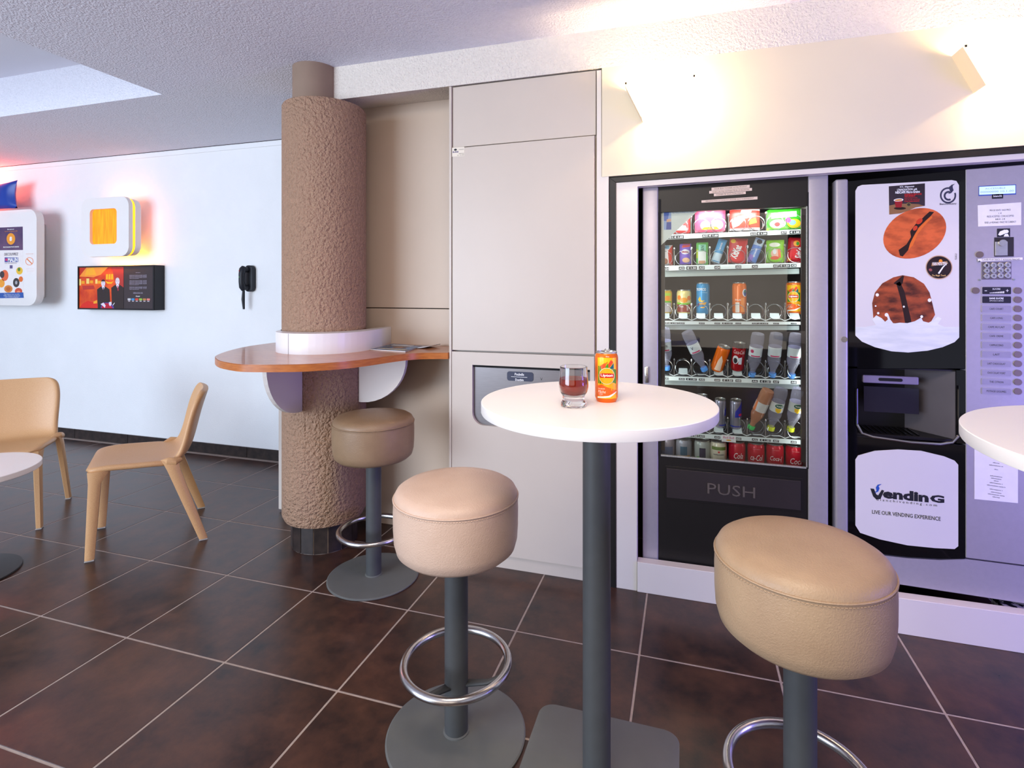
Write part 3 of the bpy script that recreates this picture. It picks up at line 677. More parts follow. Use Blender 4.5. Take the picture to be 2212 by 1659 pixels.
for r in range(1, 6):
    A, B_, C_, D_ = at(TXL, rail_v(r, TXL, 0), YT), at(TXR, rail_v(r, TXR, 0), YT), at(TXR, rail_v(r, TXR, 1), YT), at(TXL, rail_v(r, TXL, 1), YT)
    z = (A.z + B_.z) / 2; rowz[r] = z
    tray = MB().box(gx0 + 0.006, gx1 - 0.006, YT + 0.004, 3.0, z - 0.004, z - 0.001).build('tray', mat('tray_metal', (150, 152, 154), 0.4, metal=0.5), vm)
    A.x, D_.x, B_.x, C_.x = gx0 + 0.008, gx0 + 0.008, gx1 - 0.012, gx1 - 0.012
    MB().prism([A, B_, C_, D_], (0, 0.004, 0), 0.0008, 1).build('price_rail', M_rail, tray)
    if r in (2, 3, 4):
        dz = 0.020 + (0.004 if r == 2 else 0)
        MB().prism([v + Vector((0, 0.03, -dz)) for v in (A, B_)] + [v + Vector((0, 0.03, -dz - (0.004 if r == 2 else 0.0055))) for v in (C_, D_)], (0, 0.01, 0)).build('support_bar', mat('support_metal', (176, 188, 186), 0.4, metal=0.4), tray)
    tags, texts = [], []
    us = [1448, 1523, 1627, 1693] if r == 1 else [u - (3 if i % 2 else -2) for i, u in enumerate(PITCH)]
    for i, u in enumerate(us):
        nm = 'A1%d' % (2 * i + 1) if r == 1 else 'A%d%d' % (r, i + 1)
        v0, v1 = rail_v(r, u, 0) + 2.6, rail_v(r, u, 1) - 1.2
        tags.append((u - 6.2, v0, u + 6.2, v1)); texts.append(ptext(nm, u - 5, v0 + 1.1, u + 5, v1 - 1.1, YT - 0.0012, 0.02))
    for u, s_ in PRICES[r]:
        v0, v1 = rail_v(r, u, 0) + 2.4, rail_v(r, u, 1) - 1.2
        tags.append((u - 11.5, v0, u + 11.5, v1)); texts.append(ptext(s_, u - 9.5, v0 + 1.1, u + 9.5, v1 - 1.1, YT - 0.0012, 0.02))
    for u0, v0, u1, v1 in tags:
        a_, c_ = at(u0, v0, YT - 0.0008), at(u1, v1, YT - 0.0008)
        MB().box(a_.x, c_.x, YT - 0.0009, YT, c_.z, a_.z).build('price_tag', tagm, tray)
    for tx_ in texts: lettering([tx_], M_wink, tray)
    if r >= 3:                                    # bent wire lip
        pts = []
        for i, u in enumerate(PITCH):
            for du, dv in ((-15, 0.0), (-8, -0.014 + 0.014), (8, 0.0), (15, -0.0)):
                pass
            um = at(u, rail_v(r, u, 0), YT); h_ = 0.019
            pts += [um + Vector((-0.040, -0.001, 0.004)), um + Vector((-0.020, -0.001, 0.013)), um + Vector((0.020, -0.001, 0.013)), um + Vector((0.040, -0.001, 0.004))]
        pts = [p_ for p_ in pts if gx0 + 0.006 < p_.x < gx1 - 0.01]
        MB().tube(pts, 0.0018, 6).build('wire_lip', M_rail, tray)
        for iu, u in enumerate(PITCH):
            if (r, iu) in ((4, 0), (4, 2), (4, 5), (4, 6), (4, 7), (5, 5), (5, 6), (5, 7)): continue
            c0 = at(u, rail_v(r, u, 0), YT); o = link('price_card', card_me, vm); o.location = (c0.x, YT + 0.002, c0.z + 0.012); 
            o.matrix_parent_inverse = Matrix.Translation(-vm.location)
    coils = [(1515, 0), (1552, 0), (1594, 0), (1634, 0), (1675, 0), (1715, 0), (1470, 0)] if r == 1 else [(u, 0) for u in PITCH]
    for u, _ in coils:
        c0 = at(u, rail_v(r, u, 0), YT + 0.01); o = link('coil', coil_me, vm); o.location = (c0.x, YT + 0.012, c0.z + (0.036 if r < 3 else 0.044))
    for u in (DIV if r > 1 else [1493, 1574, 1655, 1738]):
        c0 = at(u, rail_v(r, u, 0), YT + 0.006); o = link('divider', div_me, vm); o.location = (c0.x, YT + 0.006, c0.z + (0.006 if r > 2 else 0)); o.scale = (1, 1, 1.15 if r > 2 else 1.25)
bs = at(1574, 948, YT - 0.003)
ad = MB().box(bs.x - 0.030, bs.x + 0.031, YT - 0.004, YT - 0.002, bs.z - 0.015, bs.z + 0.017, 0.001, 1).build('shelf_sign', M_paper, vm)
lettering([('Red Bull', bs.x, bs.z + 0.006, 0.046, 0.010, YT - 0.0045, 0.01)], cm((214, 110, 150)), ad)
plate('logo_print', ellipse(bs.x, bs.z - 0.006, 0.011, 0.003, YT - 0.0045), cm((240, 168, 40)), ad)
zb6 = at(1584, 1012, YT).z
MB().box(gx0 + 0.006, gx1 - 0.006, YT, 3.0, gz0 - 0.04, gz0 - 0.036).build('tray', MATS['tray_metal'], vm)
# advert stuck to the inside of the glass
YG = YM + 0.018
adv = pp('glass_sticker', [(1428, 447), (1523, 440.5), (1428, 530)], YG, 0.0006, cm((222, 226, 222), 0.5), vm)
lettering([ptext('RED BULL DONNE DES AIIILES.', 1452, 460.5, 1500, 456, YG - 0.0004, 0.0)], cm((126, 140, 190)), adv)
pp('can_picture', [(1434, 457), (1450, 456), (1450, 496), (1434, 496.5)], YG - 0.0004, 0.0003, cm((150, 170, 214), 0.4), adv)
pp('can_picture', [(1434, 457), (1446, 456.3), (1442, 477), (1434, 477)], YG - 0.0006, 0.0002, cm((62, 96, 184), 0.4), adv)
pp('can_picture', [(1440, 480), (1450, 480), (1450, 496), (1439, 496)], YG - 0.0006, 0.0002, cm((58, 74, 160), 0.4), adv)
pp('can_picture', [(1440, 474), (1449, 472), (1450, 478), (1440, 480)], YG - 0.0008, 0.0002, cm((224, 170, 140), 0.4), adv)

# ------------------------------------------------------------------ goods in the snack machine
def at_row(r, u, dy): c0 = at(u, rail_v(r, u, 0), YT + dy); return Vector((c0.x, YT + dy, rowz[r] if False else c0.z))
def bag(u0, v0, u1, v1, y, col, label, cat='snack bag', tilt=0.0, prints=(), texts=(), name='snack_bag', fat=0.022, row=None, group='snacks in the vending machine'):
    """pillow bag: crimped ends, swollen middle"""
    a, c_ = at(u0, v0, y), at(u1, v1, y); cx_, cz_ = (a.x + c_.x) / 2, (a.z + c_.z) / 2; w, h_ = abs(c_.x - a.x), abs(a.z - c_.z)
    t = thing(name, (cx_, y, cz_ - h_ / 2), label, cat, group)
    N, K = 14, 16
    def surf(s, tt, sgn):
        e = max(0.0, 1 - abs(2 * s - 1) ** 2.4) * max(0.0, 1 - abs(2 * tt - 1) ** 4)
        wob = 0.0025 * math.sin(9 * s + 5 * tt) * e
        xx = (s - 0.5) * w * (1 - 0.05 * e); zz = (tt - 0.5) * h_
        return xx, sgn * (fat * e ** 0.6 + wob * (1 if sgn > 0 else 0.4)), zz
    def place(xx, yy, zz):
        c, s2 = math.cos(tilt), math.sin(tilt)
        return Vector((cx_ + xx * c - zz * s2, y + yy, cz_ + xx * s2 + zz * c))
    b = MB()
    for sg in (-1, 1): b.grid([[place(*surf(i / N, j / K, sg)) for i in range(N + 1)] for j in range(K + 1)])
    bmesh.ops.remove_doubles(b.bm, verts=b.bm.verts, dist=1e-5)
    b.build('wrapper', cm(col, 0.3), t, True)
    def lay(me, lift):
        for v in me.vertices:
            s, tt = v.co.x / w + 0.5, v.co.z / h_ + 0.5
            yy = surf(min(max(s, 0), 1), min(max(tt, 0), 1), -1)[1] - lift; v.co = place(v.co.x, yy, v.co.z)
        me.update()
    for k_, (pts, c2) in enumerate(prints):
        b = MB(); out = [Vector((px_ * w, 0, pz * h_)) for px_, pz in pts]; b._add(out, [tuple(range(len(out)))])
        for ax in (0, 2):
            for i in range(1, 12):
                q_ = (-0.5 + i / 12) * (w if ax == 0 else h_); co = (q_, 0, 0) if ax == 0 else (0, 0, q_); no = (1, 0, 0) if ax == 0 else (0, 0, 1)
                bmesh.ops.bisect_plane(b.bm, geom=b.bm.verts[:] + b.bm.edges[:] + b.bm.faces[:], plane_co=co, plane_no=no)
        o = b.build('wrapper_print', cm(c2, 0.3), t); lay(o.data, 0.0006 + 0.0003 * k_)
    for s_, px_, pz, pw, ph, c2, bold, tl in texts:
        o = lettering([(s_, px_ * w, pz * h_, pw * w, ph * h_, 0, bold, 0.0, tl)], cm(c2, 0.3), t); lay(o.data, 0.0022)
    return t
YB = YT + 0.055
# row 1
bag(1440, 470, 1491, 504, YB + 0.02, (214, 44, 44), 'red crisp bag half hidden by the white triangular glass sticker', prints=[([(-0.3, -0.3), (0.4, -0.35), (0.3, -0.05), (-0.1, 0.0)], (246, 214, 210))])
bag(1501, 440, 1567, 501, YB + 0.01, (222, 84, 120), 'pink crisp bag with a white ring logo on the top shelf', fat=0.03,
    prints=[(circ(-0.03, 0.25, 0.17, 0.13), (246, 226, 232)), (circ(-0.03, 0.25, 0.135, 0.10), (216, 70, 110)), (circ(-0.03, 0.25, 0.09, 0.06), (246, 226, 232)), ([(-0.3, 0.0), (0.25, 0.02), (0.25, 0.08), (-0.3, 0.07)], (246, 222, 226)),
            (circ(-0.16, -0.28, 0.16, 0.15), (252, 240, 216)), (circ(0.22, -0.27, 0.2, 0.16), (252, 242, 222)), ([(-0.3, -0.42), (0.3, -0.42), (0.2, -0.33), (-0.2, -0.34)], (226, 160, 30))])
bag(1576, 448, 1641, 497, YB + 0.01, (222, 62, 48), 'red and white chocolate bag with a white upper edge', fat=0.026,
    prints=[([(-0.5, 0.36), (0.5, 0.30), (0.5, 0.5), (-0.5, 0.5)], (244, 240, 238)), ([(-0.15, 0.2), (0.2, 0.22), (0.22, 0.34), (-0.12, 0.33)], (232, 232, 240)), ([(-0.45, -0.1), (-0.2, 0.1), (0.0, -0.05), (-0.2, -0.3), (-0.4, -0.4)], (250, 206, 196)), ([(0.1, -0.3), (0.4, -0.2), (0.35, 0.0), (0.15, -0.08)], (250, 150, 60)), ([(-0.5, -0.5), (0.5, -0.5), (0.5, -0.4), (-0.5, -0.42)], (244, 236, 234))],
    texts=[('nuts', 0.05, 0.08, 0.4, 0.2, (250, 240, 236), 0.03, 0.2)])
bag(1656, 453, 1733, 497, YB + 0.01, (66, 196, 44), 'green gummy sweets bag with red lettering at the top right', fat=0.024,
    prints=[([(-0.5, -0.5), (0.5, -0.5), (0.5, -0.3), (-0.5, -0.36)], (120, 206, 40)), (circ(-0.2, -0.2, 0.22, 0.2), (240, 244, 240)), (circ(0.25, -0.2, 0.2, 0.2), (250, 190, 40)), (circ(0.2, -0.16, 0.1, 0.12), (120, 160, 220)), (circ(-0.22, -0.22, 0.08, 0.1), (226, 60, 60)), (circ(0.08, -0.05, 0.08, 0.12), (226, 80, 170)), ([(-0.38, 0.05), (0.32, 0.1), (0.32, 0.36), (-0.38, 0.3)], (244, 246, 240))],
    texts=[('HARIBO', -0.03, 0.2, 0.62, 0.2, (214, 26, 34), 0.03, 0.05)])
# row 2
bag(1428, 530, 1453, 573, YB, (236, 226, 224), 'white and red chocolate bar at the far left of the second shelf', fat=0.014, prints=[([(0.2, -0.5), (0.5, -0.5), (0.5, 0.5), (0.1, 0.2)], (222, 60, 40)), (circ(-0.1, -0.3, 0.2, 0.14), (176, 110, 70)), ([(-0.4, 0.3), (0.2, 0.3), (0.2, 0.48), (-0.4, 0.48)], (120, 180, 210))], texts=[('K', -0.1, 0.38, 0.3, 0.1, (40, 40, 50), 0.02, 0.4)])
bag(1468, 527, 1493, 571, YB, (122, 88, 200), 'purple chocolate wafer packet on the second shelf', fat=0.014, prints=[([(-0.3, 0.3), (0.4, 0.35), (0.4, 0.5), (-0.2, 0.5)], (222, 70, 60)), (circ(0.0, 0.1, 0.36, 0.12), (240, 232, 244)), (circ(0.05, -0.3, 0.32, 0.12), (236, 190, 150))], texts=[('Milka', 0.0, 0.1, 0.55, 0.1, (200, 60, 70), 0.02, 0)])
bag(1504, 524, 1530, 572, YB, (112, 206, 96), 'green and white biscuit packet on the second shelf', fat=0.014, prints=[([(-0.35, -0.45), (0.3, -0.45), (0.3, 0.1), (-0.35, 0.1)], (240, 244, 234)), ([(-0.5, -0.2), (-0.36, -0.2), (-0.36, 0.2), (-0.5, 0.2)], (200, 226, 40)), ([(-0.3, -0.45), (0.25, -0.45), (0.25, -0.32), (-0.3, -0.32)], (222, 170, 130)), ([(-0.3, 0.12), (0.3, 0.12), (0.3, 0.4), (-0.3, 0.4)], (150, 224, 190))], texts=[('BN', 0.0, 0.24, 0.4, 0.14, (60, 120, 100), 0.03, 1.57)])
bag(1544, 516, 1563, 568, YB, (84, 168, 220), 'slim sky-blue cookie tube leaning right in the second shelf', fat=0.014, tilt=-0.32, prints=[([(-0.5, -0.5), (0.5, -0.5), (0.5, -0.1), (-0.5, -0.1)], (206, 228, 240))], texts=[('OREO', 0.0, 0.2, 0.18, 0.3, (246, 246, 250), 0.03, 0)])
bag(1574, 515, 1613, 568, YB, (212, 26, 34), 'red wafer bar packet with white slanted name on the second shelf', fat=0.013, tilt=-0.1, prints=[([(-0.5, 0.42), (0.5, 0.42), (0.5, 0.5), (-0.5, 0.5)], (170, 16, 24)), (circ(-0.3, 0.36, 0.14, 0.08), (250, 190, 30)), (circ(-0.05, -0.12, 0.40, 0.34), (224, 30, 38))], texts=[('KitKat', -0.1, -0.05, 0.8, 0.28, (250, 248, 246), 0.04, 1.25)])
bag(1622, 514, 1643, 569, YB, (96, 140, 214), 'pair of blue cookie tubes leaning right beside the red bar', fat=0.014, tilt=-0.36, prints=[([(-0.5, 0.2), (0.5, 0.2), (0.5, 0.5), (-0.5, 0.5)], (196, 214, 234)), ([(-0.5, -0.5), (0.0, -0.5), (0.0, -0.2), (-0.5, -0.2)], (140, 110, 200)), (circ(0.0, 0.36, 0.3, 0.09), (44, 38, 44))], texts=[('OREO', 0.0, -0.1, 0.2, 0.36, (240, 244, 252), 0.03, 0)])
bag(1655, 519, 1694, 567, YB, (140, 212, 32), 'lime green sweets pouch on the second shelf', fat=0.016, prints=[(circ(-0.05, 0.28, 0.3, 0.1), (240, 244, 226)), (circ(0.0, -0.1, 0.26, 0.2), (244, 190, 170)), ([(0.15, -0.3), (0.3, -0.3), (0.26, 0.1), (0.12, 0.1)], (238, 110, 60)), (circ(-0.05, -0.3, 0.24, 0.08), (226, 90, 60)), (circ(-0.06, -0.02, 0.1, 0.12), (246, 246, 246))])
bag(1701, 514, 1736, 567, YB, (186, 20, 40), 'dark red sweets pouch at the right end of the second shelf', fat=0.016, tilt=-0.08, prints=[(circ(0.0, 0.26, 0.2, 0.12), (240, 150, 40)), (circ(0.06, 0.26, 0.1, 0.07), (70, 160, 60)), (circ(-0.15, -0.15, 0.24, 0.24), (220, 34, 44)), (circ(-0.36, -0.4, 0.1, 0.07), (240, 150, 40))], texts=[('Skittles', 0.2, -0.1, 0.75, 0.26, (248, 246, 246), 0.03, 1.45)])

def shelf_can(u, vt, vb, wpx, y, col, label, texts=(), items=(), turn=0.0, group='cans in the vending machine', metal=0.15):
    a, c_ = at(u, vb, y), at(u, vt, y); s_ = at(u + 10, vb, y).x - a.x; r = wpx / 20 * s_
    t = can('drink_can', (a.x, y, a.z), r, c_.z - a.z, cm(col, 0.25, metal=metal), label, 'can', group, top=False)
    f = math.atan2(a.x, y) * -1
    can_print(t, a.x, y, a.z, r, c_.z - a.z, list(items), list(texts), turn)
    return t
YC = YT + 0.058
HS, HT = 0.108, 0.148
shelf_can(1437, 626, 678, 30, YC, (236, 196, 60), 'small yellow and green fruit soda can at the left end of the third shelf', items=[('label_print', [(-0.035, 0.055), (0.035, 0.055), (0.035, 0.062), (-0.035, 0.064)], (110, 190, 40), 0.0003), ('label_print', [(-0.035, 0.01), (0.035, 0.01), (0.035, 0.055), (-0.035, 0.055)], (196, 188, 190), 0.0002), ('label_print', circ(0.012, 0.075, 0.012), (244, 150, 30), 0.0004), ('label_print', [(-0.03, 0.088), (0.03, 0.088), (0.03, 0.10), (-0.03, 0.10)], (176, 216, 70), 0.0003)])
shelf_can(1477.5, 626, 678, 32, YC, (244, 226, 150), 'small orange fruit soda can with brown base on the third shelf', items=[('label_print', [(-0.038, 0.01), (0.038, 0.01), (0.038, 0.05), (0.0, 0.046), (-0.038, 0.05)], (150, 44, 24), 0.0003), ('label_print', [(-0.038, 0.047), (0.0, 0.043), (0.038, 0.048), (0.038, 0.055), (0.0, 0.052), (-0.038, 0.056)], (130, 200, 30), 0.0005), ('label_print', circ(0.0, 0.066, 0.018, 0.012), (248, 156, 14), 0.0003), ('label_print', circ(-0.024, 0.078, 0.011), (246, 130, 20), 0.0003), ('label_print', circ(0.026, 0.076, 0.011), (246, 130, 20), 0.0003)],
          texts=[('TEA', 0.016, 0.03, 0.01, 0.026, (240, 226, 220), 0.0006, 0.03, 0), ('fruit', -0.012, 0.036, 0.02, 0.008, (240, 226, 220), 0.0006, 0.02, 0)])
shelf_can(1518.5, 611, 679, 29, YC, (40, 150, 206), 'tall blue tropical drink can on the third shelf', texts=[('TROPICO', -0.012, 0.118, 0.050, 0.013, (246, 248, 250), 0.0006, 0.03, 0), ('exotique', 0.004, 0.103, 0.03, 0.006, (180, 226, 244), 0.0006, 0, 0)],
          items=[('label_print', [(-0.024, 0.072), (-0.014, 0.085), (-0.008, 0.066), (0.008, 0.066), (-0.004, 0.058), (-0.018, 0.060)], (250, 206, 30), 0.0004), ('label_print', [(-0.018, 0.054), (0.016, 0.058), (0.010, 0.046), (-0.016, 0.044)], (236, 170, 60), 0.0004), ('label_print', [(-0.012, 0.036), (0.010, 0.038), (0.004, 0.030), (-0.012, 0.031)], (246, 180, 50), 0.0004), ('label_print', [(-0.028, 0.05), (-0.018, 0.055), (-0.020, 0.04), (-0.028, 0.036)], (110, 50, 120), 0.0005)])
shelf_can(1597, 610.5, 678, 31, YC, (244, 116, 16), 'tall orange soda can alone in the middle of the third shelf', items=[('label_print', circ(0.024, 0.098, 0.013, 0.018), (240, 240, 246), 0.0003), ('label_print', circ(0.026, 0.098, 0.010, 0.015), (36, 70, 140), 0.0005), ('label_print', circ(0.024, 0.104, 0.004, 0.005), (60, 150, 70), 0.0007), ('label_print', [(-0.020, 0.008), (-0.002, 0.008), (-0.002, 0.054), (-0.020, 0.054)], (238, 226, 214), 0.0003), ('label_print', [(0.004, 0.01), (0.022, 0.01), (0.022, 0.075), (0.004, 0.075)], (246, 144, 60), 0.0003)],
          texts=[('fruit', -0.008, 0.066, 0.026, 0.009, (250, 226, 206), 0.0005, 0.02, 0)])
a = at(1716, 678, YC); ca = can('drink_can', (a.x, YC, a.z), 0.0355, at(1716, 608.5, YC).z - a.z, cm((238, 120, 50), 0.25, metal=0.15), 'yellow and orange iced tea can at the right end of the third shelf', 'can', 'cans in the vending machine', top=False)
lipton(ca, a.x, YC, a.z, 0.0355, at(1716, 608.5, YC).z - a.z, 0.0, -0.012)

def turned(t, pivot, ax, ay):
    """lean a finished thing about its pivot"""
    t.rotation_euler = (ax, ay, 0)
PET = petmat('clear_bottle_plastic', (222, 220, 234), 0.20)
PET2 = petmat('rosy_drink_bottle', (214, 150, 110), 0.55)
def bottle(u, v, wpx, y, cap, label, lean=(0.0, 0.0), body=None, strip=(214, 222, 224), length=0.21, prints=(), texts=(), group='bottles in the vending machine'):
    """bottle standing on its cap; (u, v) is the cap's lower rim"""
    c0 = at(u, v, y); r = wpx / 20 * (at(u + 10, v, y).x - c0.x)
    t = thing('bottle', (c0.x, y, c0.z), label, 'bottle', group); loc = tuple(c0)
    MB().lathe([(0.0, 0.0), (0.0135, 0.0), (0.0155, 0.002), (0.0155, 0.018), (0.0145, 0.020), (0, 0.020)], loc, 28, cap=False).build('screw_cap', cm(cap, 0.35), t, 40)
    hb = length
    prof = [(0.0115, 0.019), (0.0115, 0.030), (0.013, 0.036), (r * 0.72, 0.056), (r * 0.94, 0.074), (r, 0.086), (r * 0.95, 0.092), (r, 0.098), (r * 0.985, 0.104), (r * 0.985, 0.142), (r, 0.148), (r * 0.95, 0.155), (r, 0.163), (r, hb - 0.02), (r * 0.9, hb - 0.005), (r * 0.5, hb - 0.002), (0, hb - 0.012)]
    MB().lathe(prof, loc, 32, cap=False).build('shell', body or PET, t, 60)
    MB().lathe([(r * 0.995, 0.102), (r * 0.995, 0.146)], loc, 32, cap=False).build('label_band', cm(strip, 0.4), t, 60)
    can_print(t, c0.x, y, c0.z, r * 0.995, hb, list(prints), list(texts), 0.0)
    t.rotation_euler = (lean[0], lean[1], 0); return t
BK = (R(14), 0.0)                                  # leaning back into the coil
YBt = YT + 0.010
vit = [('label_print', [(-0.02, 0.104), (0.02, 0.104), (0.02, 0.110), (-0.02, 0.110)], (196, 70, 110), 0.0003)]
bottle(1441, 799, 27, YBt, (86, 150, 226), 'upside-down water bottle with blue cap at the left end of the fourth shelf', (R(14), R(-4)), prints=vit, texts=[('VITTEL', 0.0, 0.128, 0.03, 0.010, (40, 40, 60), 0.0005, 0.02, 0)])
bottle(1523, 801, 27, YBt, (86, 150, 226), 'upside-down water bottle leaning left in the third slot of the fourth shelf', (R(12), R(-24)), prints=vit, texts=[('V', -0.01, 0.128, 0.012, 0.014, (40, 40, 60), 0.0005, 0.02, 0)])
bottle(1624, 813, 29, YBt, (86, 150, 226), 'upside-down blue-capped water bottle just right of the dark cola can', (R(14), R(6)), prints=vit + [('label_print', circ(-0.018, 0.128, 0.008), (190, 60, 100), 0.0004)])
bottle(1668, 814, 29, YBt, (86, 150, 226), 'second blue-capped water bottle from the right on the fourth shelf', (R(14), R(3)), prints=vit)
bottle(1709.5, 816, 29, YBt, (86, 150, 226), 'upside-down blue-capped water bottle at the right end of the fourth shelf', (R(14), R(3)), prints=vit)
t = shelf_can(1547, 742, 799, 29, YT + 0.030, (240, 112, 20), 'orange soda can leaning right on the fourth shelf', items=[('label_print', [(-0.012, 0.01), (0.016, 0.01), (0.012, 0.06), (0.0, 0.085), (-0.008, 0.06)], (246, 214, 190), 0.0003)]); t.rotation_euler = (R(14), R(17), 0)
t = shelf_can(1592, 738, 798, 29, YT + 0.030, (172, 22, 32), 'red and black cola can leaning back on the fourth shelf', items=[('label_print', [(-0.05, 0.112), (0.05, 0.112), (0.05, 0.135), (-0.05, 0.135)], (46, 34, 36), 0.0003), ('label_print', circ(-0.014, 0.056, 0.014, 0.02), (226, 224, 226), 0.0003), ('label_print', circ(-0.014, 0.052, 0.009, 0.013), (44, 40, 46), 0.0005), ('label_print', [(0.0, 0.036), (0.014, 0.036), (0.014, 0.07), (0.0, 0.066)], (220, 226, 236), 0.0004)], texts=[('Coca-Cola', 0.0, 0.094, 0.05, 0.018, (240, 226, 224), 0.0005, 0.0, 0.3)]); t.rotation_euler = (R(14), R(4), 0)
# row 5
rb = [('label_print', [(-0.004, 0.086), (0.03, 0.135), (0.03, 0.06), (-0.006, 0.058)], (40, 52, 166), 0.0003), ('label_print', [(-0.03, 0.012), (0.03, 0.012), (0.03, 0.018), (-0.03, 0.018)], (40, 52, 150), 0.0003), ('label_print', circ(0.020, 0.070, 0.010, 0.006), (206, 36, 96), 0.0006)]
shelf_can(1517, 852, 914, 25, YT + 0.045, (166, 162, 178), 'silver energy drink can just showing above the white table edge', items=[], metal=0.6)
t = shelf_can(1555.5, 859, 921, 25, YT + 0.030, (166, 162, 178), 'silver and blue energy drink can next to the table edge on the fifth shelf', items=[(n_, [(a_ + 0.024, b_) for a_, b_ in p_], c_, l_) for n_, p_, c_, l_ in rb[:2]], metal=0.6); t.rotation_euler = (R(8), 0, 0)
t = shelf_can(1589, 861, 924, 26, YT + 0.030, (166, 162, 178), 'silver and blue energy drink can with pink mark on the fifth shelf', items=rb, metal=0.6); t.rotation_euler = (R(8), 0, 0)
bottle(1621, 926, 29, YBt, (44, 190, 88), 'upside-down orange juice drink bottle with green cap on the fifth shelf', (R(14), R(20)), PET2, (206, 204, 200), prints=[('label_print', [(-0.038, 0.102), (-0.02, 0.102), (-0.024, 0.146), (-0.038, 0.146)], (226, 120, 40), 0.0003)])
for u, v, ln, lb in ((1664, 929, 11, 'upside-down lemon water bottle with yellow cap, second from right on the fifth shelf'), (1707, 931, 8, 'upside-down lemon water bottle with yellow cap at the right end of the fifth shelf')):
    bottle(u, v, 30, YBt, (214, 226, 20), lb, (R(14), R(ln)), strip=(216, 220, 216), prints=[('label_print', circ(0.006, 0.133, 0.018, 0.010), (20, 96, 70), 0.0004), ('label_print', [(-0.008, 0.122), (0.022, 0.122), (0.018, 0.106), (0.006, 0.100), (-0.006, 0.108)], (246, 196, 24), 0.0003)], texts=[('Volvic', 0.006, 0.133, 0.026, 0.008, (236, 240, 236), 0.0006, 0.02, 0)])
# row 6: only the shoulders show over the lower edge of the glass
for u, vt, c_, lb, it, tx in ((1441, 944, (150, 140, 150), 'grey and yellow soda can at the left end of the bottom shelf', [('label_print', [(-0.03, 0.04), (0.03, 0.04), (0.03, 0.085), (-0.03, 0.085)], (90, 100, 130), 0.0003), ('label_print', [(-0.03, 0.0), (0.03, 0.0), (0.03, 0.04), (-0.03, 0.04)], (206, 160, 50), 0.0003)], []),
    (1477, 946, (150, 150, 160), 'silver and amber tonic can, second from left on the bottom shelf', [('label_print', [(-0.016, 0.05), (0.016, 0.05), (0.016, 0.09), (-0.016, 0.09)], (60, 90, 110), 0.0003), ('label_print', [(-0.03, 0.0), (0.03, 0.0), (0.03, 0.05), (-0.03, 0.045)], (200, 140, 40), 0.0003)], []),
    (1517, 949, (170, 176, 170), 'silver can with dark blue panel and green corner on the bottom shelf', [('label_print', [(-0.014, 0.02), (0.014, 0.02), (0.014, 0.09), (-0.014, 0.09)], (48, 46, 70), 0.0003), ('label_print', [(-0.03, 0.03), (-0.016, 0.03), (-0.016, 0.05), (-0.03, 0.045)], (60, 150, 50), 0.0003)], []),
    (1552, 951, (226, 216, 190), 'cream sparkling drink can with red star on the bottom shelf', [('label_print', [(-0.035, 0.085), (0.035, 0.085), (0.035, 0.1), (-0.035, 0.1)], (110, 130, 60), 0.0003), ('label_print', [(0.007 * (1 if k_ % 2 else 0.42) * math.sin(R(36 * k_ + 36)) , 0.076 + 0.007 * (1 if k_ % 2 else 0.42) * -math.cos(R(36 * k_ + 36))) for k_ in range(10)], (200, 30, 40), 0.0004), ('label_print', [(-0.03, 0.02), (0.03, 0.02), (0.03, 0.034), (-0.03, 0.034)], (206, 170, 40), 0.0003)], [('SANPELLEGRINO', 0.0, 0.064, 0.05, 0.006, (60, 60, 90), 0.0006, 0.02, 0)]),
    (1592, 952, (196, 14, 40), 'red cola can with white script, fourth from right on the bottom shelf', [], [('Cola', 0.004, 0.062, 0.040, 0.026, (240, 226, 228), 0.0004, 0.0, 0.35)]),
    (1633, 955, (196, 14, 40), 'red cola can with white script, third from right on the bottom shelf', [], [('ca-Col', 0.0, 0.060, 0.056, 0.026, (240, 226, 228), 0.0004, 0.0, 0.35), ('GOUT ORIGINAL', 0.0, 0.098, 0.03, 0.004, (236, 150, 150), 0.0004, 0, 0)]),
    (1674, 957, (196, 14, 40), 'red cola can with white script, second from right on the bottom shelf', [], [('Coca-(', 0.002, 0.058, 0.054, 0.026, (240, 226, 228), 0.0004, 0.0, 0.35), ('GOUT ORIGINAL', 0.0, 0.098, 0.03, 0.004, (236, 150, 150), 0.0004, 0, 0)]),
    (1716, 960, (196, 14, 40), 'red cola can with white script at the right end of the bottom shelf', [], [('Coca', 0.002, 0.056, 0.050, 0.026, (240, 226, 228), 0.0004, 0.0, 0.35), ('GOUT ORIGINAL', 0.0, 0.098, 0.03, 0.004, (236, 150, 150), 0.0004, 0, 0)])):
    a = at(u, vt, YT + 0.045); h_ = 0.122
    t = can('drink_can', (a.x, YT + 0.045, gz0 - 0.036), 0.0365, a.z - (gz0 - 0.036), cm(c_, 0.25, metal=0.15), lb, 'can', 'cans in the vending machine', top=False)
    dz = a.z - h_ - (gz0 - 0.036)
    can_print(t, a.x, YT + 0.045, a.z - h_, 0.0365, h_, it, tx, 0.0)

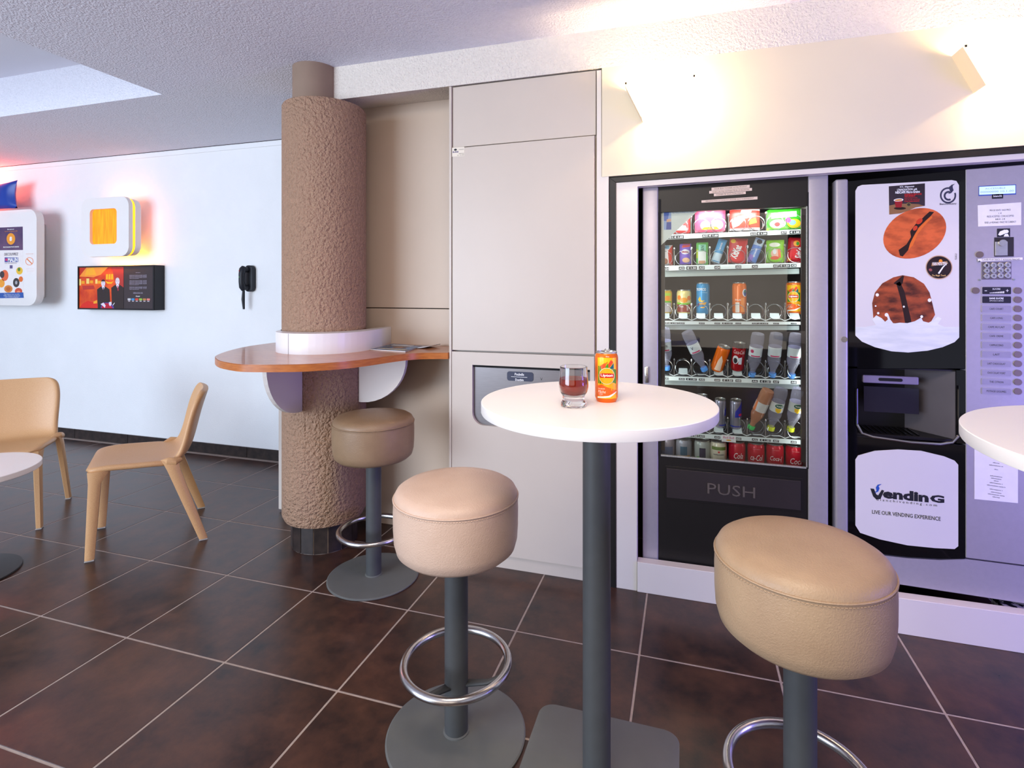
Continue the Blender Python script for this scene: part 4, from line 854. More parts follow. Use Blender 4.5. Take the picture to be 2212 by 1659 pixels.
# ------------------------------------------------------------------ hot drinks machine
YQ = YM
cf = thing('coffee_machine', (1.05, 2.85, 0), 'tall black and silver hot drinks machine with coffee bean pictures', 'coffee machine')
def qx(u, v=700): return at(u, v, YQ).x
def qz(u, v): return at(u, v, YQ).z
x0, x1, x2 = qx(1832), qx(2086), qx(2330)
MB().box(qx(1804), x2, YQ + 0.19, 3.1, 0.115, 1.84).build('cabinet', M_matblk, cf)
MB().box(qx(1804), qx(1832), YQ - 0.004, YQ + 0.06, 0.155, qz(1818, 387), 0.008, 3).build('door_post', M_silver, cf, 30)
MB().tube([(qx(1823), YQ - 0.007, qz(1823, 733)), (qx(1823), YQ + 0.0, qz(1823, 733))], 0.012, 20).build('door_lock', M_chrome, cf, True)
zt_, zn1, zn0, zl = qz(1960, 372), qz(1960, 797), qz(1960, 944), qz(1960, 1204)
xn0, xn1 = qx(1852), qx(2066)
MB().prism([at(1832, 391, YQ), at(2086, 366, YQ), (x1, YQ, qz(2086, 797)), (x0, YQ, qz(1832, 797))], (0, 0.05, 0), 0.002, 1).build('upper_front', M_gloss, cf)
MB().prism([(x0, YQ, qz(1832, 940)), (x1, YQ, qz(2086, 962))] + [at(u, v, YQ) for u, v in ((2086, 1208), (2030, 1207), (1960, 1203), (1900, 1196), (1832, 1184))], (0, 0.05, 0), 0.002, 1).build('lower_front', M_gloss, cf)
zA, zB2 = qz(1960, 796), qz(1960, 950)
MB().box(x0, xn0, YQ, YQ + 0.05, zB2, zA).build('front_jamb', M_gloss, cf)
MB().box(xn1, x1, YQ, YQ + 0.05, zB2, zA).build('front_jamb', M_gloss, cf)
b = MB(); b.box(xn0, xn1, YQ + 0.17, YQ + 0.18, zB2, zA); b.build('niche_back', M_matblk, cf)
b = MB(); b.box(xn0 - 0.005, xn0, YQ + 0.02, YQ + 0.18, zB2, zA); b.build('niche_side', M_matblk, cf)
M_nside = mat('niche_grey', (104, 98, 104), 0.3, var=0.1)
MB().prism([(xn1, YQ + 0.01, zA), (xn1, YQ + 0.01, zB2), (xn1 - 0.12, YQ + 0.17, zB2), (xn1 - 0.12, YQ + 0.17, zA)], (0.004, 0, 0)).build('niche_side', M_nside, cf)
MB().box(xn0, xn1, YQ + 0.01, YQ + 0.18, zA - 0.006, zA).build('niche_top', M_matblk, cf)
MB().box(xn0, xn1, YQ + 0.01, YQ + 0.18, zB2, zB2 + 0.012).build('drip_tray', M_matblk, cf)
a, b_ = at(1864, 810, YQ + 0.05), at(1985, 832, YQ + 0.05)
MB().box(a.x, b_.x, YQ + 0.05, YQ + 0.07, b_.z, a.z, 0.004, 2).build('cup_door_handle', mat('dark_violet_plastic', (128, 118, 146), 0.3), cf)
a, b_ = at(1898, 816, YQ + 0.048), at(1950, 825, YQ + 0.048)
MB().prism(rrect(a.x, b_.z, b_.x, a.z, (a.z - b_.z) * 0.49, YQ + 0.0485), (0, 0.002, 0)).build('handle_slot', M_void, cf)
a, b_ = at(1866, 834, YQ + 0.06), at(1985, 895, YQ + 0.06)
MB().box(a.x, b_.x, YQ + 0.06, YQ + 0.064, b_.z, a.z).build('cup_door', petmat('smoked_window', (40, 38, 52), 0.75), cf)
for i in range(9):
    xx = a.x + (b_.x - a.x) * (i + 0.5) / 9
    MB().box(xx - 0.003, xx + 0.003, YQ + 0.03, YQ + 0.15, zB2 + 0.012, zB2 + 0.016).build('drip_slat', M_gloss, cf)
lip = [(xn0 - 0.004, YQ - 0.006, zA - 0.09), (xn0 - 0.004, YQ - 0.008, zB2 + 0.05), (xn0 + 0.012, YQ - 0.012, zB2 + 0.016), (xn0 + 0.05, YQ - 0.02, zB2 + 0.006), (xn0 + 0.18, YQ - 0.026, zB2 - 0.004), (xn0 + 0.28, YQ - 0.022, zB2 - 0.004), (xn1 - 0.02, YQ - 0.012, zB2 + 0.004), (xn1 + 0.002, YQ - 0.006, zB2 + 0.03), (xn1 + 0.004, YQ - 0.003, zA - 0.06)]
MB().tube(lip, 0.005, 8).build('niche_rim', M_gloss, cf, True)
MB().tube([(x, y - 0.004, z + 0.002) for x, y, z in lip[1:8]], 0.0055, 8).build('tray_edge', M_chrome, cf, True)
# white display panels with printed pictures
up_ = [(1848, 725), (1848, 412), (1853, 403), (1862, 399.5), (2056, 389), (2066, 391), (2071.5, 400), (2072, 729), (2062, 739), (2036, 750), (2004, 757.5), (1962, 761.5), (1926, 759), (1890, 750), (1862, 738)]
upn = pp('upper_display', up_, YQ - 0.003, 0.006, M_pwhite, cf)
lo_ = [(1848, 1135), (1848, 993), (1854, 984), (1890, 974), (1940, 971), (1990, 974), (2040, 986), (2062, 995), (2070, 1004), (2070, 1180), (2062, 1186), (2020, 1184), (1960, 1178), (1900, 1165), (1858, 1151)]
lon = pp('lower_display', lo_, YQ - 0.003, 0.006, M_pwhite, cf)
YP = YQ - 0.0034
def pz_(pts, m, parent, lift=0.0, name='printed_picture'): return pp(name, pts, YP - lift, 0.0002, m, parent)
M_bean1 = mat('bean_print_light', (214, 100, 52), 0.35, col2=(140, 58, 28), vscale=16, contrast=(0.30, 0.62), stretch=(1, 1, 2))
M_bean2 = mat('bean_print_dark', (170, 78, 42), 0.35, col2=(72, 30, 18), vscale=18, contrast=(0.34, 0.66), stretch=(1, 1, 2))
M_seam = cm((36, 14, 10))
E_ = lambda cu, cv, ru, rv, rot, n=40: [(cu + ru * math.cos(2 * math.pi * i / n) * math.cos(rot) - rv * math.sin(2 * math.pi * i / n) * math.sin(rot), cv + ru * math.cos(2 * math.pi * i / n) * math.sin(rot) + rv * math.sin(2 * math.pi * i / n) * math.cos(rot)) for i in range(n)]
sticker = pz_([(1920, 402.5), (1998, 396), (1998, 444.5), (1990, 446), (1978, 448), (1962, 455), (1945, 461), (1921, 463.5)], mat('poster_print', (52, 40, 50), 0.4, col2=(34, 26, 34), vscale=12), cf, 0.0003, 'coffee_sticker')
YS = YP - 0.0009
lettering([ptext('ICI, dégustez', 1944, 405.5, 1975, 401.5, YS, 0.02), ptext("L'INNOVATION café", 1938, 411.5, 1981, 406.8, YS, 0.02), ptext('NESCAFE Micro-Grains', 1934, 417.5, 1987, 412, YS, 0.03)], M_wink, sticker)
lettering([ptext('INTENSE ET BIEN DOSE', 1954, 421.5, 1991, 418, YS, 0.01), ptext('100% ARABICA', 1954, 425, 1977, 422, YS, 0.02), ptext('grains finement moulus', 1954, 429, 1982, 426, YS, 0.0), ptext('pour un café aromatique', 1954, 432.5, 1987, 429.5, YS, 0), ptext('et une mousse onctueuse', 1954, 436, 1986, 433, YS, 0)], cm((222, 34, 40)), sticker)
pz_([(1921, 463.3), (1921, 444), (1940, 440), (1965, 440), (1985, 441), (1996, 444.7), (1978, 448), (1962, 455), (1945, 461)], cm((140, 100, 66)), sticker, 0.0006)
pz_([(1932, 433), (1950, 431), (1947.5, 448), (1935, 448)], cm((150, 24, 34)), sticker, 0.0008); pz_(E_(1941, 432, 10.5, 3.2, -0.08), M_wink, sticker, 0.0010); pz_(E_(1941, 432.2, 8.5, 2.2, -0.08), cm((206, 140, 70)), sticker, 0.0012)
pz_(E_(1944, 450, 13, 3.0, 0), M_seam, sticker, 0.0007); pz_(E_(1963, 442, 5.5, 4.5, 0), cm((126, 110, 60)), sticker, 0.0008); pz_(E_(1963, 442, 3.5, 3, 0), cm((60, 50, 40)), sticker, 0.0009)
bean_a = E_(1976, 504, 71, 51, -0.42)
pz_(bean_a, M_bean1, upn); pz_([(1944, 552), (1941, 540), (1958, 528), (1968, 512), (1966, 500), (1978, 484), (1990, 474), (1998, 466), (2008, 457), (2018, 458), (2010, 467), (2000, 476), (1984, 492), (1976, 506), (1972, 524), (1962, 540), (1950, 554)], M_seam, upn, 0.0003)
pz_([(1966, 526), (1974, 510), (1984, 494), (2000, 477), (2012, 466), (2014, 470), (1996, 488), (1982, 506), (1972, 530), (1962, 540)], cm((224, 110, 40)), upn, 0.0005)
pz_(E_(1986, 478, 8, 5, -0.7), cm((200, 60, 30)), upn, 0.0006); pz_(E_(1977, 493, 6, 4, -0.9), cm((200, 60, 30)), upn, 0.0006)
bean_b = [(1887, 692), (1884, 655), (1890, 632), (1906, 612), (1930, 599), (1950, 594.5), (1974, 599), (1996, 613), (2008, 632), (2014, 655), (2020, 680), (2008, 700), (1990, 712), (1950, 700), (1910, 696)]
pz_(bean_b, M_bean2, upn); pz_([(1936, 612), (1944, 608), (1954, 630), (1960, 656), (1968, 690), (1970, 704), (1956, 702), (1950, 668), (1944, 640)], M_seam, upn, 0.0003)
pz_([(1949, 596), (1953, 596), (1950, 612), (1944, 618), (1930, 612)], M_seam, upn, 0.0003)
milk = [(1848, 706), (1870, 706), (1892, 702), (1884, 690), (1893, 681), (1904, 687), (1912, 695), (1918, 690), (1915, 680), (1919, 679), (1923, 690), (1930, 699), (1944, 697), (1960, 698), (1976, 694), (1990, 686), (1994, 694), (2006, 697), (2016, 692), (2026, 684), (2034, 688), (2026, 700), (2040, 706), (2072, 706), (2072, 729), (2062, 739), (2036, 750), (2004, 757.5), (1962, 761.5), (1926, 759), (1890, 750), (1862, 738), (1848, 725)]
pz_(milk, mat('milk_print', (224, 226, 226), 0.25, col2=(206, 210, 212), vscale=10, stretch=(1, 1, 5), emit=(224, 226, 226), estr=0.04), upn, 0.0006)
for u, v, r_ in ((1895, 637, 3.6), (1897, 676.5, 2.6), (1891.5, 661, 1.8), (1952.5, 662.5, 2.2), (2008, 648.5, 4.0), (1915, 680, 4), (1991, 684, 3)): pz_(E_(u, v, r_, r_, 0, 12), M_wink, upn, 0.0009)
# round cocoa sticker and makers' emblem
rs_ = pz_(E_(2028.5, 577.5, 29, 26, 0), cm((196, 160, 130)), cf, 0.0003, 'cocoa_sticker'); pz_(E_(2028.5, 577.5, 27, 24, 0), mat('cocoa_print', (46, 22, 24), 0.35, col2=(18, 10, 14), vscale=20), rs_, 0.0006)
pz_([(2012, 575), (2013, 568), (2046, 564), (2048, 570)], cm((160, 120, 70)), rs_, 0.0008); lettering([ptext('VAN HOUTEN', 2014, 573.5, 2045, 566, YP - 0.0011, 0.02, 0.1)], M_wink, rs_)
pz_(E_(2032, 564, 4, 4, 0, 14), cm((226, 140, 40)), rs_, 0.0009); pz_([(2048, 567), (2038, 578), (2029, 592), (2026, 590), (2036, 576)], M_wink, rs_, 0.0010)
lettering([ptext('The Magic Touch', 2013, 598, 2043, 593, YP - 0.0011, 0.01, 0.1)], cm((230, 190, 120)), rs_)
pz_(E_(2010, 583, 4, 3, 0.3, 10), cm((150, 80, 80)), rs_, 0.0009)
em_u, em_v = 2048, 422
M_navy = cm((52, 52, 76))
def ringp(u, v, ro, ri, a0, a1): return [(u + ro * math.cos(R(t)), v + ro * 1.0 * math.sin(R(t))) for t in range(a0, a1, 10)] + [(u + ri * math.cos(R(t)), v + ri * math.sin(R(t))) for t in range(a1 - 10, a0 - 1, -10)]
em = pz_(ringp(em_u, em_v, 17.5, 14, -20, 300), M_navy, upn, 0.0003, 'emblem'); pz_(ringp(em_u + 1, em_v + 1, 10.5, 6.5, 60, 300), M_navy, upn, 0.0003, 'emblem')
pz_([(2063, 397), (2056, 399), (2050, 404), (2051, 410), (2053, 414), (2048, 419), (2055, 417), (2060, 411), (2058, 405), (2058, 401)], M_navy, upn, 0.0004, 'emblem')
lettering([ptext('Bianchindustry', 2030, 443.5, 2066, 438, YP - 0.0006, 0.01, 0)], M_navy, upn)
lettering([ptext('LEI 400', 2063, 561, 2067, 547, YP - 0.0006)], M_navy, upn, 'small_print')
# brand lettering on the lower display
lettering([ptext('endin', 1907, 1081, 2006, 1059.5, YP - 0.0004, 0.05), ptext('G', 2009, 1086, 2040, 1069.5, YP - 0.0004, 0.05)], M_ink, lon)
pz_([(1880, 1055), (1888, 1056), (1893, 1068), (1897, 1070), (1905, 1058), (1910, 1060), (1902, 1078), (1893, 1079), (1886, 1072)], M_ink, lon, 0.0004)
pz_([(1905, 1045.5), (1896, 1047), (1892, 1053), (1893.5, 1060), (1889, 1065), (1897, 1062), (1900, 1055), (1898, 1050)], cm((40, 84, 176)), lon, 0.0006, 'emblem')
lettering([ptext('b i a n c h i v e n d i n g . c o m', 1894, 1089.5, 2024, 1082.5, YP - 0.0004, 0.0)], M_ink, lon, 'web_lettering')
lettering([ptext('LIVE OUR VENDING EXPERIENCE', 1884, 1117.5, 2032, 1109, YP - 0.0004, 0.01)], M_ink, lon, 'slogan_lettering')
# silver control panel
pp('control_panel', [(2086.5, 366), (2330, 346), (2330, 1236), (2086.5, 1205)], YQ - 0.002, 0.05, M_silver, cf, 0.002, 1)
pp('base_panel', [(1832, 1186), (1900, 1199), (1960, 1206), (2030, 1210), (2086, 1208), (2330, 1239), (2330, 1322), (1832, 1246)], YQ + 0.004, 0.05, M_silver, cf, 0.002, 1)
YV = YQ - 0.003
sc_ = px_box('display_bezel', 2114, 402, 2195, 420, YV, 0.002, cm((60, 84, 170), 0.3), cf)
scr = px_box('display_screen', 2115.5, 403.5, 2193.5, 417.5, YV - 0.0008, 0.001, mat('lcd', (170, 196, 236), 0.3, emit=(176, 202, 246), estr=0.9), cf)
lettering([ptext('ACCESSIBLE', 2128, 408.5, 2172, 405, YV - 0.0010), ptext('00000000 10.1-00', 2118, 415.5, 2190, 411.5, YV - 0.0010)], cm((130, 160, 216)), scr)
n1 = px_box('brand_plate', 2143, 419, 2167, 428.5, YV, 0.0015, M_ink, cf); lettering([ptext('bianchi', 2146, 425.5, 2164, 421, YV - 0.0004, 0.01)], M_wink, n1)
no = pp('price_notice', [(2112, 443.5), (2206, 437), (2206, 486), (2113, 489.5)], YV, 0.001, M_paper, cf)
lettering([ptext('PRIX DE VENTE / SALES PRICE', 2138, 455.5, 2183, 452, YV - 0.0004, 0), ptext('1 €', 2157, 462, 2164, 459, YV - 0.0004), ptext('PIECES ACCEPTEES / COINS ACCEPTED', 2132, 469, 2190, 465, YV - 0.0004, 0), ptext('0.05 € - 2 €', 2150, 475, 2171, 471.5, YV - 0.0004, 0.02), ptext('REND LA MONNAIE / MAKE THE CURRENCY', 2127, 482, 2195, 478, YV - 0.0004, 0)], M_ink, no)
pt = px_box('coin_pictogram', 2154, 494, 2182, 511.5, YV, 0.001, M_ink, cf)
pz_([(2156, 507), (2160, 500), (2170, 496), (2178, 499), (2172, 504), (2166, 507), (2160, 509)], M_wink, pt, 0.0006); pz_(E_(2174, 500, 5, 4, 0, 14), M_wink, pt, 0.0008); pz_([(2168, 511), (2171, 505), (2177, 505), (2180, 511)], M_wink, pt, 0.0008)
px_box('coin_slot', 2148, 513, 2190, 554, YV, 0.002, mat('slot_dark', (44, 38, 44), 0.3), cf); px_box('coin_slot_plate', 2150, 522, 2177, 552, YV - 0.003, 0.004, M_alu, cf, 0.001)
c0 = at(2166, 525, YV - 0.004); MB().tube([(c0.x, YV - 0.008, c0.z), (c0.x, YV, c0.z)], 0.013, 18).build('return_knob', M_alu, cf, True)
for u, v in ((2116, 550),): c0 = at(u, v, YV); MB().tube([(c0.x, YV - 0.003, c0.z), (c0.x, YV + 0.002, c0.z)], 0.0125, 20).build('coin_return', mat('bronze_button', (132, 116, 110), 0.3, metal=0.6), cf, True)
M_btn = MATS['bronze_button']
k_ = pp('keypad_notice', [(2112, 559), (2209, 556), (2209, 561), (2113, 565)], YV - 0.002, 0.001, M_paper, cf); lettering([ptext('CLAVIER POUR SNACK ET BOISSONS FRAICHES', 2121, 562.5, 2203, 558.8, YV - 0.0024, 0)], M_ink, k_)
px_box('keypad_plate', 2121, 566, 2185, 603.5, YV - 0.001, 0.003, mat('keypad_metal', (116, 108, 112), 0.35, metal=0.6), cf, 0.001)
ks = ['1', '2', '3', 'A', '4', '5', '6', 'B', '7', '8', '9', '0']
for i, s_ in enumerate(ks):
    u, v = 2131.5 + 15.1 * (i % 4), 573.5 - 0.4 * (i % 4) + 11.5 * (i // 4); c0 = at(u, v, YV - 0.002)
    ky = MB().lathe([(0.0, 0.0), (0.0105, 0.0), (0.0105, 0.002), (0.0095, 0.003), (0, 0.003)], (0, 0, 0), 18)
    for vtx in ky.bm.verts: vtx.co = Vector((c0.x + vtx.co.x, YV - 0.001 - vtx.co.z, c0.z + vtx.co.y))
    ko = ky.build('key', M_alu, cf, 30); lettering([(s_, c0.x, c0.z, 0.0055, 0.009, YV - 0.0043, 0.01)], M_ink, ko)
for u, v in ((2115, 565), (2116, 605), (2190, 604)): c0 = at(u, v, YV); MB().tube([(c0.x, YV - 0.002, c0.z), (c0.x, YV, c0.z)], 0.0035, 10).build('screw', M_steel, cf, True)
sel = [('SUCRE', 620, 635.5), ('SANS SUCRE', 640, 655), ('CAFE COURT', 660, 674.5), ('CAFE LONG', 680, 694), ('CAFE AU LAIT', 699.5, 713.5), ('CAFE CREME', 719, 733), ('CAPPUCCINO', 738.5, 753), ('LAIT', 758.5, 773), ('LAIT CHOCOLAT', 778.5, 793), ('CHOCOLAT FORT', 798.5, 813), ('THE CITRON', 818, 832.5), ('POTAGE LEGUMES', 838, 853)]
M_sel = mat('selection_label', (152, 146, 170), 0.2, var=0.06, vscale=20)
for i, (s_, va, vb) in enumerate(sel):
    a, c_ = at(2121.5, va, YV), at(2183.5, vb, YV)
    fr = MB().prism(rrect(a.x - 0.002, c_.z - 0.002, c_.x + 0.002, a.z + 0.002, 0.004, YV - 0.0012, 3), (0, 0.003, 0)).build('label_frame', M_silver, cf)
    sl = MB().prism(rrect(a.x, c_.z, c_.x, a.z, 0.003, YV - 0.0018, 3), (0, 0.002, 0)).build('selection_label', M_ink if i < 2 else M_sel, cf)
    mi = M_wink if i < 2 else M_ink; vc = (va + vb) / 2; w_ = 3.0 * len(s_) if len(s_) > 5 else 14
    if i == 0:
        lettering([ptext(s_, 2144, va + 6, 2161, va + 2.5, YV - 0.0022, 0.01), ptext('-', 2127, vc + 1, 2132, vc - 0.2, YV - 0.0022), ptext('+', 2173, vc + 3, 2179, vc - 3, YV - 0.0022)], mi, sl)
        for q_ in range(9): px_box('sugar_bar', 2138 + 3.6 * q_, vb - 2 - (1.5 + 0.35 * q_), 2140.4 + 3.6 * q_, vb - 2, YV - 0.0022, 0.0003, M_wink, sl)
    elif i == 1: lettering([ptext(s_, 2137, va + 6.5, 2168, va + 2.5, YV - 0.0022, 0.03), ptext('APPUYEZ D ABORD', 2137, va + 11, 2168, va + 8.5, YV - 0.0022, 0.0, 0.2)], mi, sl)
    else: lettering([ptext(s_, 2152.5 - w_ / 2, vc + 2.1, 2152.5 + w_ / 2, vc - 2.1, YV - 0.0022, 0.0)], mi, sl)
    for u in ((2107.5, 2198.5) if i == 0 else (2198.5,)):
        c0 = at(u, vc, YV); MB().tube([(c0.x, YV - 0.003, c0.z), (c0.x, YV + 0.002, c0.z)], 0.0125, 20).build('button', M_btn, cf, True)
nt2 = pp('notice_sheet', [(2105, 960), (2199, 968), (2199, 1087), (2105, 1078)], YV, 0.001, M_paper, cf)
for i, v in enumerate((1000, 1006, 1014, 1029, 1034, 1039, 1044, 1050, 1058, 1064, 1069, 1074)):
    w_ = (14, 30, 8, 26, 22, 10, 28, 40, 28, 22, 36, 16)[i]; lettering([ptext('informations vente boissons'[:max(6, w_ // 2)], 2152 - w_ / 2, v + 1.2, 2152 + w_ / 2, v - 1.2, YV - 0.0004, 0.01, 0, -0.07)], M_ink, nt2)
# patterned box on the floor behind the plinth
pb = at(2190, 1318, 2.66)
bx_ = thing('patterned_box', (1.30, 2.60, 0), 'small box with black floral pattern under the hot drinks machine', 'box')
M_flo = mat('floral_paper', (226, 216, 214), 0.6, col2=(20, 18, 22), vscale=34, contrast=(0.46, 0.50))
MB().box(1.19, 1.42, 2.555, 2.66, 0.0, 0.128, 0.002, 1).build('carton', M_flo, bx_); MB().box(1.189, 1.421, 2.554, 2.661, 0.112, 0.1295, 0.001, 1).build('lid', M_flo, bx_)

# ------------------------------------------------------------------ moulded chairs
M_chair = mat('tan_recycled_plastic', (206, 162, 116), 0.42, col2=(196, 150, 104), vscale=300, bump=0.08, bscale=700, bdist=0.0004)
M_glide = petmat('clear_glide', (230, 226, 220), 0.5)
def make_chair(label):
    t = thing('moulded_chair', (0, 0, 0), label, 'chair', 'tan moulded plastic chairs')
    prof = [(0.270, 0.436, 0.165), (0.268, 0.450, 0.195), (0.255, 0.460, 0.218), (0.22, 0.464, 0.231), (0.15, 0.461, 0.238), (0.06, 0.455, 0.240), (-0.03, 0.450, 0.238), (-0.09, 0.449, 0.232), (-0.132, 0.458, 0.224), (-0.158, 0.482, 0.217),
            (-0.174, 0.520, 0.213), (-0.189, 0.575, 0.213), (-0.204, 0.640, 0.215), (-0.220, 0.705, 0.214), (-0.235, 0.757, 0.206), (-0.244, 0.785, 0.192), (-0.248, 0.800, 0.172), (-0.251, 0.808, 0.150)]
    rows_ = []
    for k in range(len(prof) - 1):
        p0, p1, p2, p3 = prof[max(k - 1, 0)], prof[k], prof[k + 1], prof[min(k + 2, len(prof) - 1)]
        for q_ in range(2):
            t_ = q_ / 2
            rows_.append(tuple(0.5 * (2 * p1[c] + (p2[c] - p0[c]) * t_ + (2 * p0[c] - 5 * p1[c] + 4 * p2[c] - p3[c]) * t_ * t_ + (3 * p1[c] - p0[c] - 3 * p2[c] + p3[c]) * t_ ** 3) for c in range(3)))
    rows_.append(prof[-1])
    out = []
    for y, z, w in rows_:
        bk = max(0.0, min(1.0, (-0.03 - y) / 0.14)); fr = max(0.0, min(1.0, (0.27 - y) / 0.1)); r_ = []
        for i in range(17):
            s_ = -1 + i / 8; e_ = abs(s_ * w / 0.225) ** 2.6
            r_.append((s_ * w, y + 0.045 * e_ * bk, z + 0.010 * e_ * fr * (1 - bk)))
        out.append(r_)
    o = MB().grid(out).build('seat_shell', M_chair, t, True)
    md = o.modifiers.new('thickness', 'SOLIDIFY'); md.thickness = 0.030; md.offset = -1
    md = o.modifiers.new('subd', 'SUBSURF'); md.levels = 1; md.render_levels = 1
    def leg(top, mid, bot, st, sm, sb_):
        b = MB(); rows_ = []
        for (x, y, z), (a_, c_) in ((top, st), (mid, sm), (bot, sb_)):
            rows_.append([b.bm.verts.new((x + ex * a_, y + ey * c_, z)) for ex, ey in ((-0.6, -1), (0.6, -1), (1, -0.5), (1, 0.5), (0.6, 1), (-0.6, 1), (-1, 0.5), (-1, -0.5))])
        for A, B in zip(rows_, rows_[1:]):
            for i in range(8): b.bm.faces.new([A[i], A[(i + 1) % 8], B[(i + 1) % 8], B[i]])
        b.bm.faces.new(rows_[0]); b.bm.faces.new(rows_[-1]); lg = b.build('leg', M_chair, t, 35)
        x, y, z = bot; MB().box(x - sb_[0], x + sb_[0], y - sb_[1], y + sb_[1], 0.0, z, 0.002, 1).build('glide', M_glide, lg)
    for s_ in (-1, 1):
        leg((s_ * 0.206, 0.212, 0.446), (s_ * 0.211, 0.228, 0.385), (s_ * 0.224, 0.247, 0.008), (0.026, 0.046), (0.019, 0.026), (0.0145, 0.020))
        leg((s_ * 0.232, -0.095, 0.455), (s_ * 0.238, -0.112, 0.40), (s_ * 0.252, -0.247, 0.008), (0.018, 0.036), (0.018, 0.029), (0.0145, 0.020))
        b = MB(); b.tube([(s_ * 0.205, -0.05, 0.446), (s_ * 0.236, -0.088, 0.452), (s_ * 0.238, -0.118, 0.446), (s_ * 0.226, -0.145, 0.452)], [0.010, 0.022, 0.022, 0.010], 12); b.build('side_knuckle', M_chair, t, True)
    return t
ch = make_chair('tan moulded plastic chair standing alone, turned side-on before the far wall')
def face_dir(o, x, y, ux, uy): o.location = (x, y, 0); o.rotation_euler = (0, 0, math.atan2(-ux, uy))
face_dir(ch, -2.892, 2.300, -0.658, -0.753)
c2 = copy_tree(ch, (-3.89, 2.167, 0), math.atan2(-0.712, -0.702), 'tan moulded plastic chair cut off by the left edge behind the low table')
# ------------------------------------------------------------------ low round table on the left
lt = thing('low_table', (-3.31, 1.68, 0), 'low white round table with black disc base at the left edge', 'table')
MB().lathe([(0, 0.482), (0.285, 0.482), (0.288, 0.485), (0.288, 0.508), (0.286, 0.51), (0, 0.51)], (-3.31, 1.68, 0), 96).build('table_top', M_table, lt, 30)
MB().lathe([(0.028, 0.01), (0.028, 0.482)], (-3.31, 1.68, 0), 28).build('post', M_graph, lt, True)
MB().lathe([(0, 0), (0.214, 0), (0.216, 0.003), (0.214, 0.009), (0.05, 0.014), (0, 0.014)], (-3.31, 1.68, 0), 64).build('base', mat('black_base', (40, 36, 36), 0.4), lt, 30)

# ------------------------------------------------------------------ things on the far wall
M_wbox = mat('white_lacquer', (236, 232, 230), 0.4, var=0.01)
YO = 3.35
def wall_frame(name, x0, x1, z0, z1, r, y, th, m, parent, hole=None, hr=0.03):
    if not hole: return MB().prism(rrect(x0, z0, x1, z1, r, y, 8), (0, th, 0), 0.004, 2).build(name, m, parent, 30)
    A = rrect(x0, z0, x1, z1, r, 0, 8); B = rrect(*hole, hr, 0, 8); b = MB(); n = len(A)
    V = [[b.bm.verts.new((p.x, yy, p.z)) for p in P] for yy in (y, y + th) for P in (A, B)]
    for i in range(n):
        j = (i + 1) % n
        b.bm.faces.new([V[0][i], V[0][j], V[1][j], V[1][i]]); b.bm.faces.new([V[2][i], V[3][i], V[3][j], V[2][j]])
        b.bm.faces.new([V[0][i], V[2][i], V[2][j], V[0][j]]); b.bm.faces.new([V[1][i], V[1][j], V[3][j], V[3][i]])
    return b.build(name, m, parent, 30)
# orange lamp
la = thing('wall_lamp', (-4.72, 3.5, 1.90), 'square white wall lamp glowing orange above the dark picture', 'wall lamp')
a, c_ = at(176, 425, YO), at(278, 555, YO); zt, zb_ = 2.158, 1.655
ia, ic = at(194, 451, YO), at(252, 528, YO)
wall_frame('front_frame', a.x, c_.x, zb_, zt, 0.085, YO, 0.035, M_wbox, la, (ia.x, 1.762, ic.x, 2.062), 0.035)
M_or = mat('orange_light_strip', (255, 170, 20), 0.4, emit=(255, 150, 10), estr=3.0)
wall_frame('light_strip', a.x + 0.006, c_.x - 0.004, zb_ + 0.006, zt - 0.006, 0.08, YO + 0.035, 0.022, M_or, la)
wall_frame('back_frame', a.x + 0.01, c_.x, zb_ + 0.01, zt - 0.01, 0.08, YO + 0.057, 0.05, M_wbox, la)
MB().box(-5.0, at(297, 490, YF).x, YO + 0.107, YF - 0.002, 1.735, 2.10, 0.004, 2).build('wall_box', M_wbox, la)
M_pan = mat('backlit_oak', (255, 160, 20), 0.4, col2=(226, 110, 10), vscale=5, stretch=(14, 1, 1), emit=(255, 140, 10), estr=0.8)
MB().box(ia.x - 0.02, ic.x + 0.02, YO + 0.022, YO + 0.034, 1.74, 2.08).build('wood_panel', M_pan, la)
for zz, dz in ((2.20, 1), (1.62, -1)):
    l = area('orange_glow', (-4.74, YO + 0.10, zz), (-4.74, YF, zz + dz * 0.02), 0.40, 0.03, 0.35 if dz > 0 else 2.2, (1.0, 0.26, 0.08) if dz > 0 else (1.0, 0.42, 0.02))
l = area('orange_glow_side', (-4.44, YO + 0.10, 1.9), (-4.42, YF, 1.9), 0.03, 0.36, 0.3, (1.0, 0.16, 0.10))
# dark picture panel
YPF = 3.47
pc = thing('picture_panel', (-4.75, 3.55, 1.2), 'black framed panel with orange picture of two suited men and white text', 'picture')
pa, pb_ = at(169, 575, YPF), at(333, 670, YPF); zt, zb_ = 1.583, 1.197
M_pf = cm((24, 22, 28), 0.4)
MB().box(pa.x, pb_.x + 0.004, YPF + 0.002, YF - 0.003, zb_, zt, 0.002, 1).build('frame', M_pf, pc)
b = MB()
for xx0, xx1, zz0, zz1 in ((pa.x, pb_.x, zt - 0.012, zt), (pa.x, pb_.x, zb_, zb_ + 0.012), (pa.x, pa.x + 0.012, zb_ + 0.012, zt - 0.012), (pb_.x - 0.01, pb_.x, zb_ + 0.012, zt - 0.012)): MB().box(xx0, xx1, YPF - 0.006, YPF + 0.002, zz0, zz1).build('frame_edge', M_pf, pc)
ix0, ix1, iz0, iz1 = pa.x + 0.012, pb_.x - 0.01, zb_ + 0.012, zt - 0.012
xm = ix0 + (ix1 - ix0) * 0.615
def U(a_, b2): return Vector((ix0 + (ix1 - ix0) * a_, 0, iz0 + (iz1 - iz0) * b2))
